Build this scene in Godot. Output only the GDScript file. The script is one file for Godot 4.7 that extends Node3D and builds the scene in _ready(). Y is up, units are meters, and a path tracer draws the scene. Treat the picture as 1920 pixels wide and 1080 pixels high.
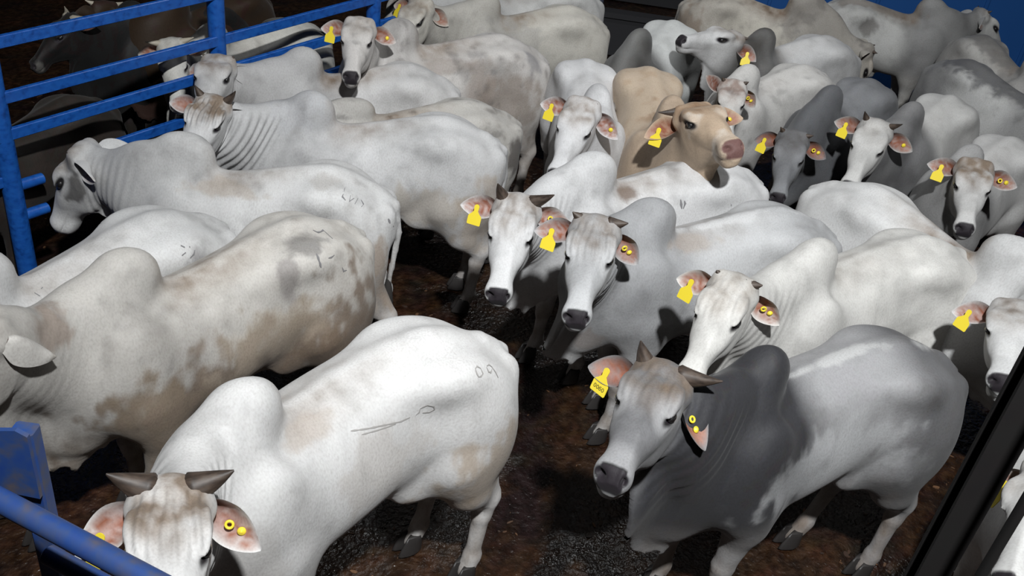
extends Node3D
const QUICK := false

func _ready() -> void:
	# camera: a phone held on a walkway above the pen, tilted down 34 degrees and rolled 8
	var cam := Camera3D.new()
	cam.name = "camera"
	add_child(cam)
	cam.transform = Transform3D(Basis(Vector3(0.9892, 0.1218, -0.0812), Vector3(-0.1463, 0.8230, -0.5489), Vector3(0.0, 0.5548, 0.8320)).orthonormalized(), Vector3(0, 3.85, 0))
	cam.fov = rad_to_deg(2.0 * atan(540.0 / 1800.0))
	cam.near = 0.05
	# night: hardly any light from the sky
	var we := WorldEnvironment.new()
	we.name = "night"
	add_child(we)
	var env := Environment.new()
	we.environment = env
	env.background_mode = Environment.BG_COLOR
	env.background_color = Color(0.05, 0.06, 0.08)
	env.background_energy_multiplier = 0.35
	env.tonemap_mode = Environment.TONE_MAPPER_LINEAR
	env.tonemap_exposure = 1.0
	env.sdfgi_enabled = true
	env.ssao_enabled = true
	env.ssil_enabled = true
	# unseen flood lamps: one lights the herd from behind the walkway, a weaker one the far end
	flood(Vector3(0.7, 7.6, 0.7), Vector3(0.6, 0.8, -5.0), 93.0, "unseen black flood lamp on a tall mast behind the walkway, lighting the herd", Vector3(0.7, 0, 0.95))
	flood(Vector3(1.3, 7.2, -7.6), Vector3(1.5, 0.0, -7.8), 15.0, "unseen black flood lamp reaching out from a grey mast, placed to light the far end", Vector3(0.5, 0, -10.85))
	materials()
	shapes()
	anatomy()
	cloud = noise(1.9, 3, 5)
	speck = noise(7.0, 3, 11)
	yard()
	prepare_shells()
	cattle(herd())

func flood(at: Vector3, to: Vector3, energy: float, label: String, foot: Vector3) -> void:
	var s := SpotLight3D.new()
	s.name = "unseen_flood_beam"
	add_child(s, true)
	s.look_at_from_position(at, to, Vector3.BACK)
	s.light_energy = energy
	s.light_color = Color(0.985, 0.995, 1.0)
	s.light_size = 0.16
	s.spot_angle = 66.0
	s.spot_range = 40.0
	s.spot_attenuation = 2.0
	s.shadow_enabled = true
	var lamp := thing("unseen_floodlight", label, "lamp", at)
	var back := -s.global_basis.z
	lamp.look_at_from_position(at - back * 0.02, to, Vector3.BACK)
	mat("lamp_glow", Color(1, 0.98, 0.94), 0.5)
	M.lamp_glow.emission_enabled = true
	M.lamp_glow.emission = Color(1, 0.98, 0.94)
	M.lamp_glow.emission_energy_multiplier = 2.0
	mat("lamp_shell", Color(0.1, 0.1, 0.1), 0.5)
	put("housing", beam_mesh(0.26, 0.05, 0.2, 0.03), "lamp_shell", lamp, Transform3D(Basis(), Vector3(0, 0, 0.06)))
	M.grey_steel = M.get("grey_steel", mat("grey_steel", Color(0.30, 0.32, 0.38), 0.5))
	var inv := lamp.transform.affine_inverse()
	var top := Vector3(foot.x, at.y + 0.12, foot.z)
	pipe("mast", inv * foot, inv * top, 0.05, "grey_steel", lamp)  # mast and arm supplied to carry the unseen lamp
	pipe("unseen_arm", inv * (top - Vector3(0, 0.05, 0)), Vector3(0, 0, 0.10), 0.025, "grey_steel", lamp)
	put("lens", beam_mesh(0.22, 0.004, 0.16, 0.01), "lamp_glow", lamp, Transform3D(Basis(), Vector3(0, 0, 0.004)))

func yard() -> void:
	var v := PackedVector3Array()
	var t := PackedInt32Array()
	var col := PackedColorArray()
	var lump := noise(1.1, 4, 41)
	var fine := noise(5.0, 3, 43)
	var nx := 220
	var nz := 280
	for i in nx + 1:
		for j in nz + 1:
			var x := -6.0 + 14.0 * i / nx
			var z := -13.5 + 14.5 * j / nz
			var a := lump.get_noise_2d(x, z)
			var b := fine.get_noise_2d(x, z)
			v.append(Vector3(x, 0.012 * a + 0.010 * b - 0.012, z))
			var c := Color(0.032, 0.0165, 0.0105).lerp(Color(0.055, 0.026, 0.013), ss(0.05, 0.5, b * 0.7 + a * 0.5))
			col.append(c.lerp(Color(0.016, 0.011, 0.009), ss(0.0, 0.5, -a - b * 0.4)))
	for i in nx:
		for j in nz:
			var k := i * (nz + 1) + j
			t.append_array([k, k + nz + 1, k + 1, k + 1, k + nz + 1, k + nz + 2])
	var o := put("floor", as_mesh(v, t, col), "mud", self)
	o.set_meta("kind", "structure")
	chips()
	fence()

func chips() -> void:
	# trodden flakes of mud and straw: nobody could count them
	var flake := plate(PackedVector2Array([Vector2(-0.5, -0.22), Vector2(-0.1, -0.34), Vector2(0.42, -0.2), Vector2(0.5, 0.08), Vector2(0.16, 0.3), Vector2(-0.34, 0.24)]), 0.22)
	var rng := RandomNumberGenerator.new()
	rng.seed = 77
	var where := []
	var lump := noise(1.1, 4, 41)
	var fine := noise(5.0, 3, 43)
	var patch := noise(2.3, 2, 47)
	while where.size() < 5200:
		var x := rng.randf_range(-4.5, 5.0)
		var z := rng.randf_range(-9.5, -0.6)
		if patch.get_noise_2d(x, z) + rng.randf_range(-0.4, 0.4) < 0.0:
			continue
		var y := 0.012 * lump.get_noise_2d(x, z) + 0.010 * fine.get_noise_2d(x, z) - 0.011
		var long := rng.randf_range(0.010, 0.045) * (0.6 if rng.randf() < 0.6 else 1.0)
		var b := Basis(Vector3.UP, rng.randf() * TAU) * Basis(Vector3.RIGHT, -PI / 2 + rng.randf_range(-0.25, 0.25)) * Basis.from_scale(Vector3(long, long * rng.randf_range(0.35, 1.0), long * 0.7))
		var tone := rng.randf()
		where.append([Transform3D(b, Vector3(x, y, z)), Color(0.030, 0.017, 0.012).lerp(Color(0.16, 0.080, 0.038), tone * tone)])
	var mm := MultiMesh.new()
	mm.transform_format = MultiMesh.TRANSFORM_3D
	mm.use_colors = true
	mm.mesh = flake
	mm.instance_count = where.size()
	for i in where.size():
		mm.set_instance_transform(i, where[i][0])
		mm.set_instance_color(i, where[i][1])
	var o := MultiMeshInstance3D.new()
	o.name = "mud_flakes"
	o.multimesh = mm
	mat("flake", Color.WHITE, 0.6)
	M.flake.vertex_color_use_as_albedo = true
	o.material_override = M.flake
	o.set_meta("kind", "stuff")
	o.set_meta("label", "brown flakes of mud and straw trodden into the pen floor")
	o.set_meta("category", "mud")
	add_child(o, true)

func fence() -> void:
	# the pen fence on the left: a line of round posts 1.5 m apart that carries four rails
	var at := Vector3(-2.919, 0, -4.696)
	var u := Vector3(0.5128, 0, -0.8585)
	var side := Vector3(0.8585, 0, 0.5128)
	var f := thing("pen_fence", "blue steel pen fence of round posts and four rails on the left", "fence", at)
	for k in range(-2, 5):
		pipe("post", u * (k * 1.515 - 0.02), u * (k * 1.515 - 0.02) + Vector3(0, 2.05, 0), 0.056, "blue_paint", f)
	for y in [1.775, 1.465, 1.25]:
		for k in range(-2, 4):
			bar("rail", u * (k * 1.515 + 0.0) + side * 0.03 + Vector3(0, y, 0), u * (k * 1.515 + 1.52) + side * 0.03 + Vector3(0, y, 0), 0.030, 0.068, "blue_paint", f)
	for k in [-2, -1, 0, 1, 2, 3]:
		bar("rail", u * (k * 1.515 + (0.52 if k == 0 else 0.0)) + Vector3(0, 0.965, 0), u * (k * 1.515 + 1.5) + Vector3(0, 0.965, 0), 0.030, 0.066, "blue_paint", f)
	for y in [0.91, 0.71]:
		pipe("rail_stub", Vector3(0, y, 0), u * 0.17 + Vector3(0, y - 0.004, 0), 0.033, "blue_paint", f)
	# the corner of a gate close by on the left: post, gusset and two pipes
	var g := thing("gate", "worn blue gate post and two round pipes in the lower left corner", "gate", Vector3(-1.07, 0, -1.58))
	put("post", beam_mesh(0.028, 1.105, 0.022, 0.005), "worn_blue", g, Transform3D(Basis(Vector3.RIGHT, -PI / 2), Vector3(0, 1.105, 0)))
	put("gusset", plate(PackedVector2Array([Vector2(-0.34, 0.0), Vector2(0.026, -0.03), Vector2(0.026, 0.17), Vector2(0.0, 0.185), Vector2(-0.34, 0.12)]), 0.012), "worn_blue", g, Transform3D(Basis(), Vector3(0, 2.05, 0.030)))
	var pa := Vector3(-0.10, 2.108, 0.095)
	var pd := Vector3(0.92, 0, 0.345).normalized()
	pipe("pipe", pa - pd * 0.05, pa + pd * 1.7, 0.0275, "worn_blue", g)
	pipe("pipe", Vector3(0.02, 1.833, 0.045), Vector3(0.02, 1.833, 0.045) + pd * 1.6, 0.0255, "worn_blue", g)
	# the steel column on the right and a thin rod beside it
	var c := thing("column", "dark brown steel column slanting across the lower right corner", "column", Vector3(0.858, 0, -1.28))
	var h := PackedVector2Array([Vector2(-0.030, -0.02), Vector2(0.030, -0.02), Vector2(0.030, -0.013), Vector2(0.005, -0.013), Vector2(0.005, 0.013), Vector2(0.030, 0.013), Vector2(0.030, 0.02), Vector2(-0.030, 0.02), Vector2(-0.030, 0.013), Vector2(-0.005, 0.013), Vector2(-0.005, -0.013), Vector2(-0.030, -0.013)])
	put("shaft", plate(h, 3.4), "dark_steel", c, Transform3D(Basis(Vector3.RIGHT, -PI / 2), Vector3(0, 1.7, 0)))
	put("base_plate", beam_mesh(0.11, 0.006, 0.11, 0.004), "dark_steel", c, Transform3D(Basis(Vector3.RIGHT, -PI / 2), Vector3(0, 0.012, 0)))
	var rod := thing("rod", "thin black upright rod beside the dark steel column", "rod", Vector3(0.868, 0, -1.165))
	pipe("shaft", Vector3.ZERO, Vector3(0, 3.5, 0), 0.009, "dark_steel", rod)
	put("foot", beam_mesh(0.03, 0.004, 0.03, 0.003), "dark_steel", rod, Transform3D(Basis(Vector3.RIGHT, -PI / 2), Vector3(0, 0.008, 0)))
	# far end: blue sheet wall, a dark wall behind the gap, a feed trough
	var w := put("wall_back", beam_mesh(3.6, 1.25, 0.05, 0.004), "wall_blue", self, Transform3D(Basis(Vector3.RIGHT, -PI / 2), Vector3(5.75, 1.22, -11.3)))
	w.set_meta("kind", "structure")
	for k in 12:
		put("rib", beam_mesh(0.02, 1.2, 0.012, 0.006), "wall_blue", w, Transform3D(Basis(), Vector3(-3.3 + k * 0.6, 0.06, 0.0) * Vector3(1, 0, 1) + Vector3(0, -0.06, 0.0)))
	var w2 := put("wall_left", beam_mesh(7.0, 1.6, 0.08, 0.004), "dark_wall", self, Transform3D(Basis(Vector3.RIGHT, -PI / 2), Vector3(-4.2, 1.6, -13.2)))
	w2.set_meta("kind", "structure")
	var tr := thing("feed_trough", "low dark concrete feed trough at the far end of the pen", "trough", Vector3(0.9, 0, -11.0))
	put("kerb", beam_mesh(1.6, 0.22, 0.06, 0.02), "dark_wall", tr, Transform3D(Basis(Vector3.RIGHT, -PI / 2), Vector3(0, 0.22, 0)))
	put("rim", beam_mesh(1.6, 0.03, 0.09, 0.02), "dark_wall", tr, Transform3D(Basis(Vector3.RIGHT, -PI / 2), Vector3(0, 0.47, 0)))

func herd() -> Array:
	return [
		{"label": "white bull with broad grey horns, head lowered beside the blue pipe rail", "at": [-0.681, -2.792], "yaw": -2.135, "pose": [1.067, 0.977, 0.652, 0.267, 0.09, 0.122, 0.149, 0.222, 0.012, 0.964, -0.228], "coat": [0.1, 0.03, 0.75, 0.3, 0.03, 0.55], "ears": [0.35, -0.4, -0.2, 0.55, -0.25, 0.2], "detail": 0, "brand": [[-1, 0.006, 0.004, 1.232, -0.057, 1.219, -0.121, 1.208, -0.169, 1.199, -0.212, 1.193, -0.253, 1.198], [-1, 0.005, -0.032, 1.208, -0.099, 1.198, -0.151, 1.193, -0.187, 1.191], [-1, 0.005, -0.277, 1.201, -0.291, 1.211, -0.293, 1.229, -0.319, 1.241, -0.345, 1.23, -0.351, 1.213, -0.333, 1.201, -0.304, 1.205], [-1, 0.006, -0.538, 1.336, -0.553, 1.337, -0.566, 1.327, -0.568, 1.311, -0.554, 1.308, -0.54, 1.311, -0.536, 1.323, -0.537, 1.335], [-1, 0.006, -0.605, 1.317, -0.624, 1.312, -0.636, 1.299, -0.616, 1.294, -0.604, 1.301, -0.601, 1.316], [-1, 0.006, -0.636, 1.297, -0.646, 1.278, -0.651, 1.259]], "patches": [[Vector3(-0.62, 0.8, -0.22), Vector3(0.22, 0.26, 0.16), Color(0.36, 0.28, 0.2), 0.72], [Vector3(0.05, 0.66, -0.2), Vector3(0.5, 0.06, 0.2), Color(0.36, 0.28, 0.2), 0.6], [Vector3(0.15, 1.26, -0.05), Vector3(0.12, 0.05, 0.14), Color(0.4, 0.34, 0.29), 0.6], [Vector3(-0.1, 1.05, -0.3), Vector3(0.2, 0.16, 0.15), Color(0.5, 0.47, 0.44), 0.6], [Vector3(0.55, 0.95, -0.3), Vector3(0.14, 0.22, 0.2), Color(0.44, 0.42, 0.4), 0.5]], "white": Color(0.66, 0.655, 0.645), "horns": [0.125, 0.34, 0.1, 0.125, 0.34, 0.1], "horn_wide": 0.05, "tags": [2, 1], "folds": 1.0, "hump": 1.0, "brand_look": "scratch", "step": [0.0, 0.0, 0.0, 0.1]},
		{"label": "grey bull with a charcoal hump and neck, nearest the dark steel column", "at": [1.341, -3.415], "yaw": -2.484, "pose": [1.047, 0.956, 0.185, 0.492, -0.461, -0.321, 0.779, 0.371, -0.025, 1.001, -0.19], "coat": [1.08, 0.8, 0.55, 0.25, 0.06, -0.0], "ears": [0.85, -0.3, 0.8, 0.2, 0.15, 0.1], "detail": 0, "patches": [[Vector3(-0.15, 1.37, 0), Vector3(0.55, 0.05, 0.035), Color(0.55, 0.55, 0.54), 0.55], [Vector3(-0.05, 0.95, -0.3), Vector3(0.42, 0.24, 0.2), Color(0.42, 0.425, 0.43), 0.6], [Vector3(-0.62, 0.75, -0.2), Vector3(0.25, 0.25, 0.2), Color(0.1, 0.1, 0.1), 0.6]], "white": Color(0.32, 0.32, 0.325), "grey": Color(0.036, 0.037, 0.042), "horns": [0.16, 0.12, 0.0, 0.115, 1.05, 0.1], "horn_wide": 0.043, "tags": [2, 1], "horn_look": "horn", "folds": 0.6, "grey_head": 0.82, "girth": 0.9, "number": "0060", "step": [0.0, 0.05, 0.0, 0.24]},
		{"label": "large white bull with muddy brown flank and legs, head beyond the left edge", "at": [-1.381, -3.512], "yaw": -2.31, "pose": [1.036, 1.018, 0.371, 0.209, 0.123, 0.167, -0.393, -0.518, -0.127, 0.985, 0.046], "coat": [0.16, 0.03, 0.3, 0.8, 0.1, 0.9], "ears": [1.35, 0.1, -0.9, 0.4, 0.3, 0.1], "detail": 0, "brand": [[-1, 0.01, -0.438, 1.342, -0.438, 1.313, -0.443, 1.283], [-1, 0.012, -0.511, 1.374, -0.524, 1.367, -0.563, 1.359, -0.565, 1.347], [-1, 0.006, -0.489, 1.31, -0.507, 1.306, -0.528, 1.307], [-1, 0.007, -0.564, 1.233, -0.57, 1.211, -0.59, 1.208]], "patches": [[Vector3(-0.05, 0.82, -0.28), Vector3(0.62, 0.25, 0.3), Color(0.17, 0.125, 0.09), 0.88], [Vector3(-0.62, 0.78, -0.2), Vector3(0.28, 0.38, 0.25), Color(0.17, 0.125, 0.09), 0.85], [Vector3(0.36, 0.78, -0.22), Vector3(0.2, 0.3, 0.25), Color(0.24, 0.19, 0.14), 0.75], [Vector3(-0.42, 1.36, -0.14), Vector3(0.1, 0.04, 0.1), Color(0.06, 0.057, 0.058), 0.55], [Vector3(-0.3, 1.24, -0.24), Vector3(0.05, 0.14, 0.1), Color(0.16, 0.14, 0.14), 0.55], [Vector3(-0.2, 1.0, -0.3), Vector3(0.3, 0.14, 0.2), Color(0.4, 0.34, 0.27), 0.6], [Vector3(0.78, 1.33, -0.08), Vector3(0.1, 0.1, 0.12), Color(0.25, 0.19, 0.15), 0.7]], "white": Color(0.57, 0.55, 0.515), "horns": [0.08, 0.4, 0.2, 0.08, 0.4, 0.2], "tags": [0, 0], "folds": 0.12, "girth": 0.88},
		{"label": "white bull with small dark marks on its rump, behind the muddy-flanked bull", "at": [-1.98, -3.401], "yaw": -2.158, "pose": [1.022, 0.993, 0.2, -0.25, 0.0, -0.05, 0.0, -0.3, 0.0, 1.0, -0.005], "coat": [0.18, 0.05, 0.3, 0.2, 0.12, 0.5], "ears": [0.25, 0.3, 0.1, 0.25, 0.3, 0.1], "detail": 1, "brand": [[-1, 0.01, 0.148, 1.275, 0.161, 1.289], [-1, 0.008, 0.128, 1.291, 0.118, 1.293], [-1, 0.014, -0.456, 1.342, -0.47, 1.331], [-1, 0.012, -0.493, 1.327, -0.495, 1.322], [-1, 0.01, -0.44, 1.308, -0.464, 1.313], [-1, 0.007, -0.477, 1.281, -0.503, 1.29, -0.514, 1.304]], "patches": [[Vector3(-0.55, 1.2, -0.22), Vector3(0.08, 0.1, 0.1), Color(0.22, 0.21, 0.21), 0.6]], "white": Color(0.62, 0.62, 0.615), "tags": [0, 0], "brand_look": "brand"},
		{"label": "off-white bull facing left with a round hump and bent-down head by the fence post", "at": [-1.509, -4.585], "yaw": -3.074, "pose": [0.969, 0.97, -0.37, -0.246, -0.041, -0.147, 0.217, -0.039, -0.042, 1.04, 0.069], "coat": [0.26, 0.06, 0.45, 0.45, 0.1, 0.6], "ears": [0.9, 0.5, 0.2, 0.6, 0.4, 0.1], "detail": 0, "brand": [[-1, 0.008, -0.56, 1.353, -0.552, 1.33, -0.571, 1.313], [-1, 0.008, -0.595, 1.328, -0.592, 1.305, -0.617, 1.314], [-1, 0.008, -0.637, 1.308, -0.623, 1.289], [-1, 0.007, -0.654, 1.298, -0.671, 1.277, -0.66, 1.27], [-1, 0.013, -0.815, 1.178, -0.828, 1.149], [-1, 0.01, -0.846, 1.126, -0.848, 1.117]], "patches": [[Vector3(0.12, 1.27, -0.1), Vector3(0.22, 0.04, 0.14), Color(0.34, 0.28, 0.22), 0.5], [Vector3(-0.45, 1.36, -0.1), Vector3(0.1, 0.03, 0.1), Color(0.3, 0.27, 0.24), 0.4], [Vector3(-0.62, 0.78, -0.2), Vector3(0.25, 0.32, 0.25), Color(0.3, 0.23, 0.17), 0.75], [Vector3(1.1, 1.22, -0.12), Vector3(0.1, 0.09, 0.08), Color(0.05, 0.045, 0.042), 0.8], [Vector3(1.04, 1.38, -0.07), Vector3(0.06, 0.05, 0.06), Color(0.07, 0.06, 0.055), 0.75]], "white": Color(0.62, 0.62, 0.615), "horns": [0.05, 0.4, 0.3, 0.05, 0.4, 0.3], "tags": [0, 0], "folds": 0.5, "grey_head": 0.1, "step": [0.0, 0.0, -0.2, -0.1]},
		{"label": "pale grey bull with deep vertical neck folds and short brown horns", "at": [-1.025, -5.387], "yaw": -2.94, "pose": [0.975, 1.046, 0.531, 0.294, 0.005, -0.081, 0.825, 0.2, 0.057, 0.884, 0.029], "coat": [0.3, 0.1, 0.85, 0.22, 0.08, 0.75], "ears": [0.85, 0.75, -0.3, 0.25, 0.2, 0.1], "detail": 0, "patches": [[Vector3(-0.35, 0.85, -0.25), Vector3(0.3, 0.16, 0.2), Color(0.36, 0.31, 0.25), 0.6], [Vector3(-0.7, 0.8, -0.2), Vector3(0.14, 0.3, 0.2), Color(0.36, 0.29, 0.22), 0.6], [Vector3(0.45, 1.42, -0.05), Vector3(0.22, 0.14, 0.2), Color(0.4, 0.405, 0.42), 0.5]], "white": Color(0.58, 0.58, 0.58), "horns": [0.13, 0.85, 0.25, 0.1, 0.9, 0.2], "horn_wide": 0.034, "tags": [0, 0], "folds": 1.5, "grey_head": 0.12},
		{"label": "brown-flecked white bull squeezed between two others, its head hidden", "at": [-0.898, -5.927], "yaw": -2.636, "pose": [0.877, 1.139, 0.3, -0.5, 0.0, -0.054, 0.0, -0.344, 0.0, 1.0, -0.076], "coat": [0.22, 0.08, 0.4, 0.55, 0.35, 1.0], "ears": [0.25, 0.3, 0.1, 0.25, 0.3, 0.1], "detail": 1, "patches": [[Vector3(-0.78, 1.0, -0.2), Vector3(0.1, 0.16, 0.16), Color(0.06, 0.05, 0.045), 0.8], [Vector3(-0.1, 1.2, -0.25), Vector3(0.3, 0.08, 0.15), Color(0.28, 0.23, 0.19), 0.5]], "white": Color(0.50, 0.485, 0.455), "tags": [0, 0], "hump": 0.75},
		{"label": "grey-white bull with a tan saddle, nose down in front of the blue fence", "at": [-1.335, -6.249], "yaw": -2.748, "pose": [0.941, 0.979, 0.21, 0.126, 0.195, 0.001, 0.807, 0.471, 0.148, 1.05, -0.042], "coat": [0.28, 0.05, 0.6, 0.25, 0.05, 1.1], "ears": [0.7, 0.5, 0.2, 0.75, 0.3, 0.1], "detail": 1, "white": Color(0.54, 0.535, 0.53), "horns": [0.06, 0.6, 0.2, 0.06, 0.6, 0.2], "tags": [2, 0]},
		{"label": "hornless white-faced bull with a brown-stained rump, looking straight at the camera", "at": [-0.777, -6.876], "yaw": -2.67, "pose": [0.997, 0.987, 0.894, 0.407, 0.077, 0.145, 0.192, -0.191, 0.165, 0.92, -0.084], "coat": [0.2, 0.1, 0.35, 0.65, 0.3, 1.0], "ears": [0.5, 0.25, 0.1, 0.15, 0.2, 0.1], "detail": 1, "patches": [[Vector3(-0.5, 0.95, -0.25), Vector3(0.25, 0.25, 0.2), Color(0.17, 0.125, 0.09), 0.6], [Vector3(-0.25, 1.05, -0.3), Vector3(0.12, 0.25, 0.2), Color(0.36, 0.3, 0.26), 0.6], [Vector3(-0.66, 1.22, -0.15), Vector3(0.1, 0.1, 0.12), Color(0.17, 0.165, 0.175), 0.6], [Vector3(0.02, 1.22, -0.18), Vector3(0.2, 0.06, 0.15), Color(0.25, 0.21, 0.18), 0.6]], "white": Color(0.56, 0.54, 0.52), "horns": [0, 0, 0, 0, 0, 0], "tags": [3, 1]},
		{"label": "yellowish white bull with a plain grey neck, behind the brown-stained one", "at": [-0.265, -7.935], "yaw": -2.673, "pose": [0.966, 1.016, 0.259, 0.172, 0.115, 0.036, 0.343, -0.053, 0.175, 0.95, 0.016], "coat": [0.3, 0.05, 0.5, 0.45, 0.1, 1.0], "ears": [1.1, 0.3, 0.6, 0.2, 0.2, 0.1], "detail": 1, "patches": [[Vector3(0.2, 1.0, -0.25), Vector3(0.35, 0.4, 0.3), Color(0.3, 0.29, 0.275), 0.6]], "white": Color(0.54, 0.52, 0.47), "horns": [0, 0, 0, 0, 0, 0], "tags": [0, 1]},
		{"label": "pale bull at the far end of which only the back and hump show", "at": [-0.305, -8.412], "yaw": -2.539, "pose": [1.005, 1.003, 0.0, -0.037, 0.0, -0.037, 0.0, -0.151, 0.0, 1.0, -0.0], "coat": [0.25, 0.05, 0.4, 0.3, 0.1, 0.4], "ears": [0.25, 0.3, 0.1, 0.25, 0.3, 0.1], "detail": 1, "white": Color(0.5, 0.5, 0.49), "tags": [0, 0]},
		{"label": "clean white bull with a long cream face and two stubby dark horns", "at": [0.361, -6.422], "yaw": -1.513, "pose": [0.976, 0.981, -0.347, 0.365, -0.095, 0.115, 0.152, -0.325, 0.014, 0.979, 0.041], "coat": [0.12, 0.05, 0.55, 0.12, 0.03, 0.2], "ears": [0.45, -0.2, 0.1, 0.2, 0.15, 0.1], "detail": 1, "white": Color(0.64, 0.64, 0.645), "horns": [0.045, 0.8, 0.1, 0.045, 0.8, 0.1], "tags": [3, 1]},
		{"label": "tan bull with a fawn face and pinkish nose, turned to the right", "at": [0.82, -6.227], "yaw": -1.447, "pose": [1.028, 0.978, 0.135, 0.474, -0.02, 0.204, -0.088, 0.137, 0.178, 1.063, -0.002], "coat": [0.22, 0.05, 0.75, 0.5, 0.03, 0.6], "ears": [0.2, 0.2, 0.1, 0.3, 0.2, 0.1], "detail": 1, "patches": [[Vector3(1.46, 1.12, 0), Vector3(0.05, 0.06, 0.08), Color(0.22, 0.12, 0.1), 0.8], [Vector3(1.18, 1.275, 0.11), Vector3(0.075, 0.06, 0.07), Color(0.74, 0.72, 0.68), 0.85], [Vector3(1.18, 1.275, -0.11), Vector3(0.075, 0.06, 0.07), Color(0.74, 0.72, 0.68), 0.85], [Vector3(1.36, 1.05, 0), Vector3(0.1, 0.09, 0.12), Color(0.74, 0.72, 0.68), 0.7], [Vector3(-0.3, 1.0, 0), Vector3(0.6, 0.5, 0.6), Color(0.5, 0.42, 0.33), 0.6]], "white": Color(0.52, 0.40, 0.29), "brown": Color(0.25, 0.15, 0.085), "horns": [0, 0, 0, 0.14, -0.12, 0.1], "tags": [3, 1], "nose": Color(0.16, 0.085, 0.075)},
		{"label": "clean white bull with one upright and one sideways horn, muzzle low", "at": [0.662, -5.132], "yaw": -2.575, "pose": [1.009, 1.047, 0.432, 0.039, 0.21, 0.033, 0.294, 0.178, 0.056, 0.986, -0.065], "coat": [0.13, 0.02, 0.55, 0.1, 0.06, 0.75], "ears": [0.4, 0.2, 0.1, 0.12, 0.15, 0.15], "detail": 0, "brand": [[-1, 0.014, -0.165, 1.254, -0.168, 1.227, -0.172, 1.203], [-1, 0.012, -0.188, 1.247, -0.193, 1.231, -0.182, 1.202], [-1, 0.009, -0.473, 1.229, -0.474, 1.217]], "patches": [[Vector3(0.17, 1.28, -0.03), Vector3(0.08, 0.04, 0.09), Color(0.16, 0.11, 0.08), 0.8], [Vector3(-0.65, 1.05, -0.2), Vector3(0.15, 0.15, 0.15), Color(0.5, 0.48, 0.46), 0.5]], "white": Color(0.65, 0.65, 0.65), "horns": [0.16, 0.55, 0.0, 0.14, 1.15, 0.1], "horn_wide": 0.042, "tags": [2, 1], "folds": 0.5, "step": [-0.05, 0.1, 0.0, 0.1]},
		{"label": "light grey bull with a smooth grey hump and face, in the middle of the herd", "at": [0.987, -4.651], "yaw": -2.661, "pose": [1.007, 1.044, 0.688, 0.336, 0.071, 0.115, 0.204, -0.085, 0.151, 0.978, -0.071], "coat": [0.52, 0.3, 0.5, 0.18, 0.05, 0.4], "ears": [0.85, 0.1, -0.1, 0.22, 0.1, 0.15], "detail": 0, "patches": [[Vector3(0.1, 1.28, -0.06), Vector3(0.14, 0.04, 0.14), Color(0.34, 0.27, 0.21), 0.4], [Vector3(0.62, 0.75, -0.1), Vector3(0.1, 0.08, 0.1), Color(0.24, 0.19, 0.16), 0.5], [Vector3(-0.1, 1.36, 0), Vector3(0.6, 0.05, 0.045), Color(0.62, 0.62, 0.62), 0.7]], "white": Color(0.52, 0.525, 0.53), "grey": Color(0.12, 0.122, 0.13), "horns": [0.09, 0.1, 0.1, 0.075, 0.5, 0.1], "horn_wide": 0.04, "tags": [2, 1], "folds": 0.8, "grey_head": 0.3, "step": [0.08, -0.05, 0.0, 0.1]},
		{"label": "creamy white bull with blunt black horns, behind the charcoal-humped one", "at": [1.777, -4.488], "yaw": -2.471, "pose": [1.024, 1.028, 0.127, 0.161, 0.021, 0.015, 0.281, 0.072, 0.122, 0.936, -0.186], "coat": [0.13, 0.03, 0.42, 0.15, 0.04, 0.35], "ears": [0.75, 0.15, -0.1, 0.2, 0.12, 0.15], "detail": 0, "patches": [[Vector3(-0.7, 0.85, -0.2), Vector3(0.16, 0.3, 0.2), Color(0.42, 0.35, 0.28), 0.6]], "white": Color(0.66, 0.65, 0.62), "horns": [0.075, 0.25, 0.1, 0.055, 0.8, 0.1], "horn_wide": 0.036, "tags": [2, 1], "folds": 0.4},
		{"label": "white bull with a brown saddle, turned right, face at the right edge", "at": [2.414, -4.929], "yaw": -0.89, "pose": [1.012, 1.053, -1.125, 0.042, -0.272, -0.042, 0.103, 0.487, 0.299, 0.941, 0.044], "coat": [0.18, 0.05, 0.55, 0.25, 0.05, 1.1], "ears": [0.3, 0.2, 0.1, 0.15, 0.15, 0.1], "detail": 1, "white": Color(0.62, 0.62, 0.615), "horns": [0, 0, 0, 0, 0, 0], "tags": [1, 1]},
		{"label": "hornless bull with a taupe forehead and square black nose, at the right edge", "at": [3.101, -6.307], "yaw": -2.268, "pose": [0.963, 0.965, 0.463, 0.375, 0.137, 0.09, -0.249, -0.178, 0.026, 0.968, -0.068], "coat": [0.55, 0.05, 0.85, 0.2, 0.04, 0.2], "ears": [0.3, 0.15, 0.1, 0.05, 0.15, 0.1], "detail": 1, "white": Color(0.56, 0.555, 0.545), "horns": [0, 0, 0, 0, 0, 0], "tags": [2, 1], "grey_head": 0.12},
		{"label": "cream-faced bull with upright brown horns and a dark grey hump", "at": [2.864, -6.911], "yaw": -2.27, "pose": [0.976, 0.981, 0.017, 0.167, 0.014, 0.04, 0.215, -0.04, 0.055, 0.977, 0.006], "coat": [0.9, 0.05, 0.18, 0.15, 0.04, 0.1], "ears": [0.4, 0.15, 0.1, 0.12, 0.15, 0.1], "detail": 1, "white": Color(0.55, 0.545, 0.53), "horns": [0.13, 0.55, 0.0, 0.12, 1.1, 0.0], "horn_wide": 0.03, "tags": [3, 1]},
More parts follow.
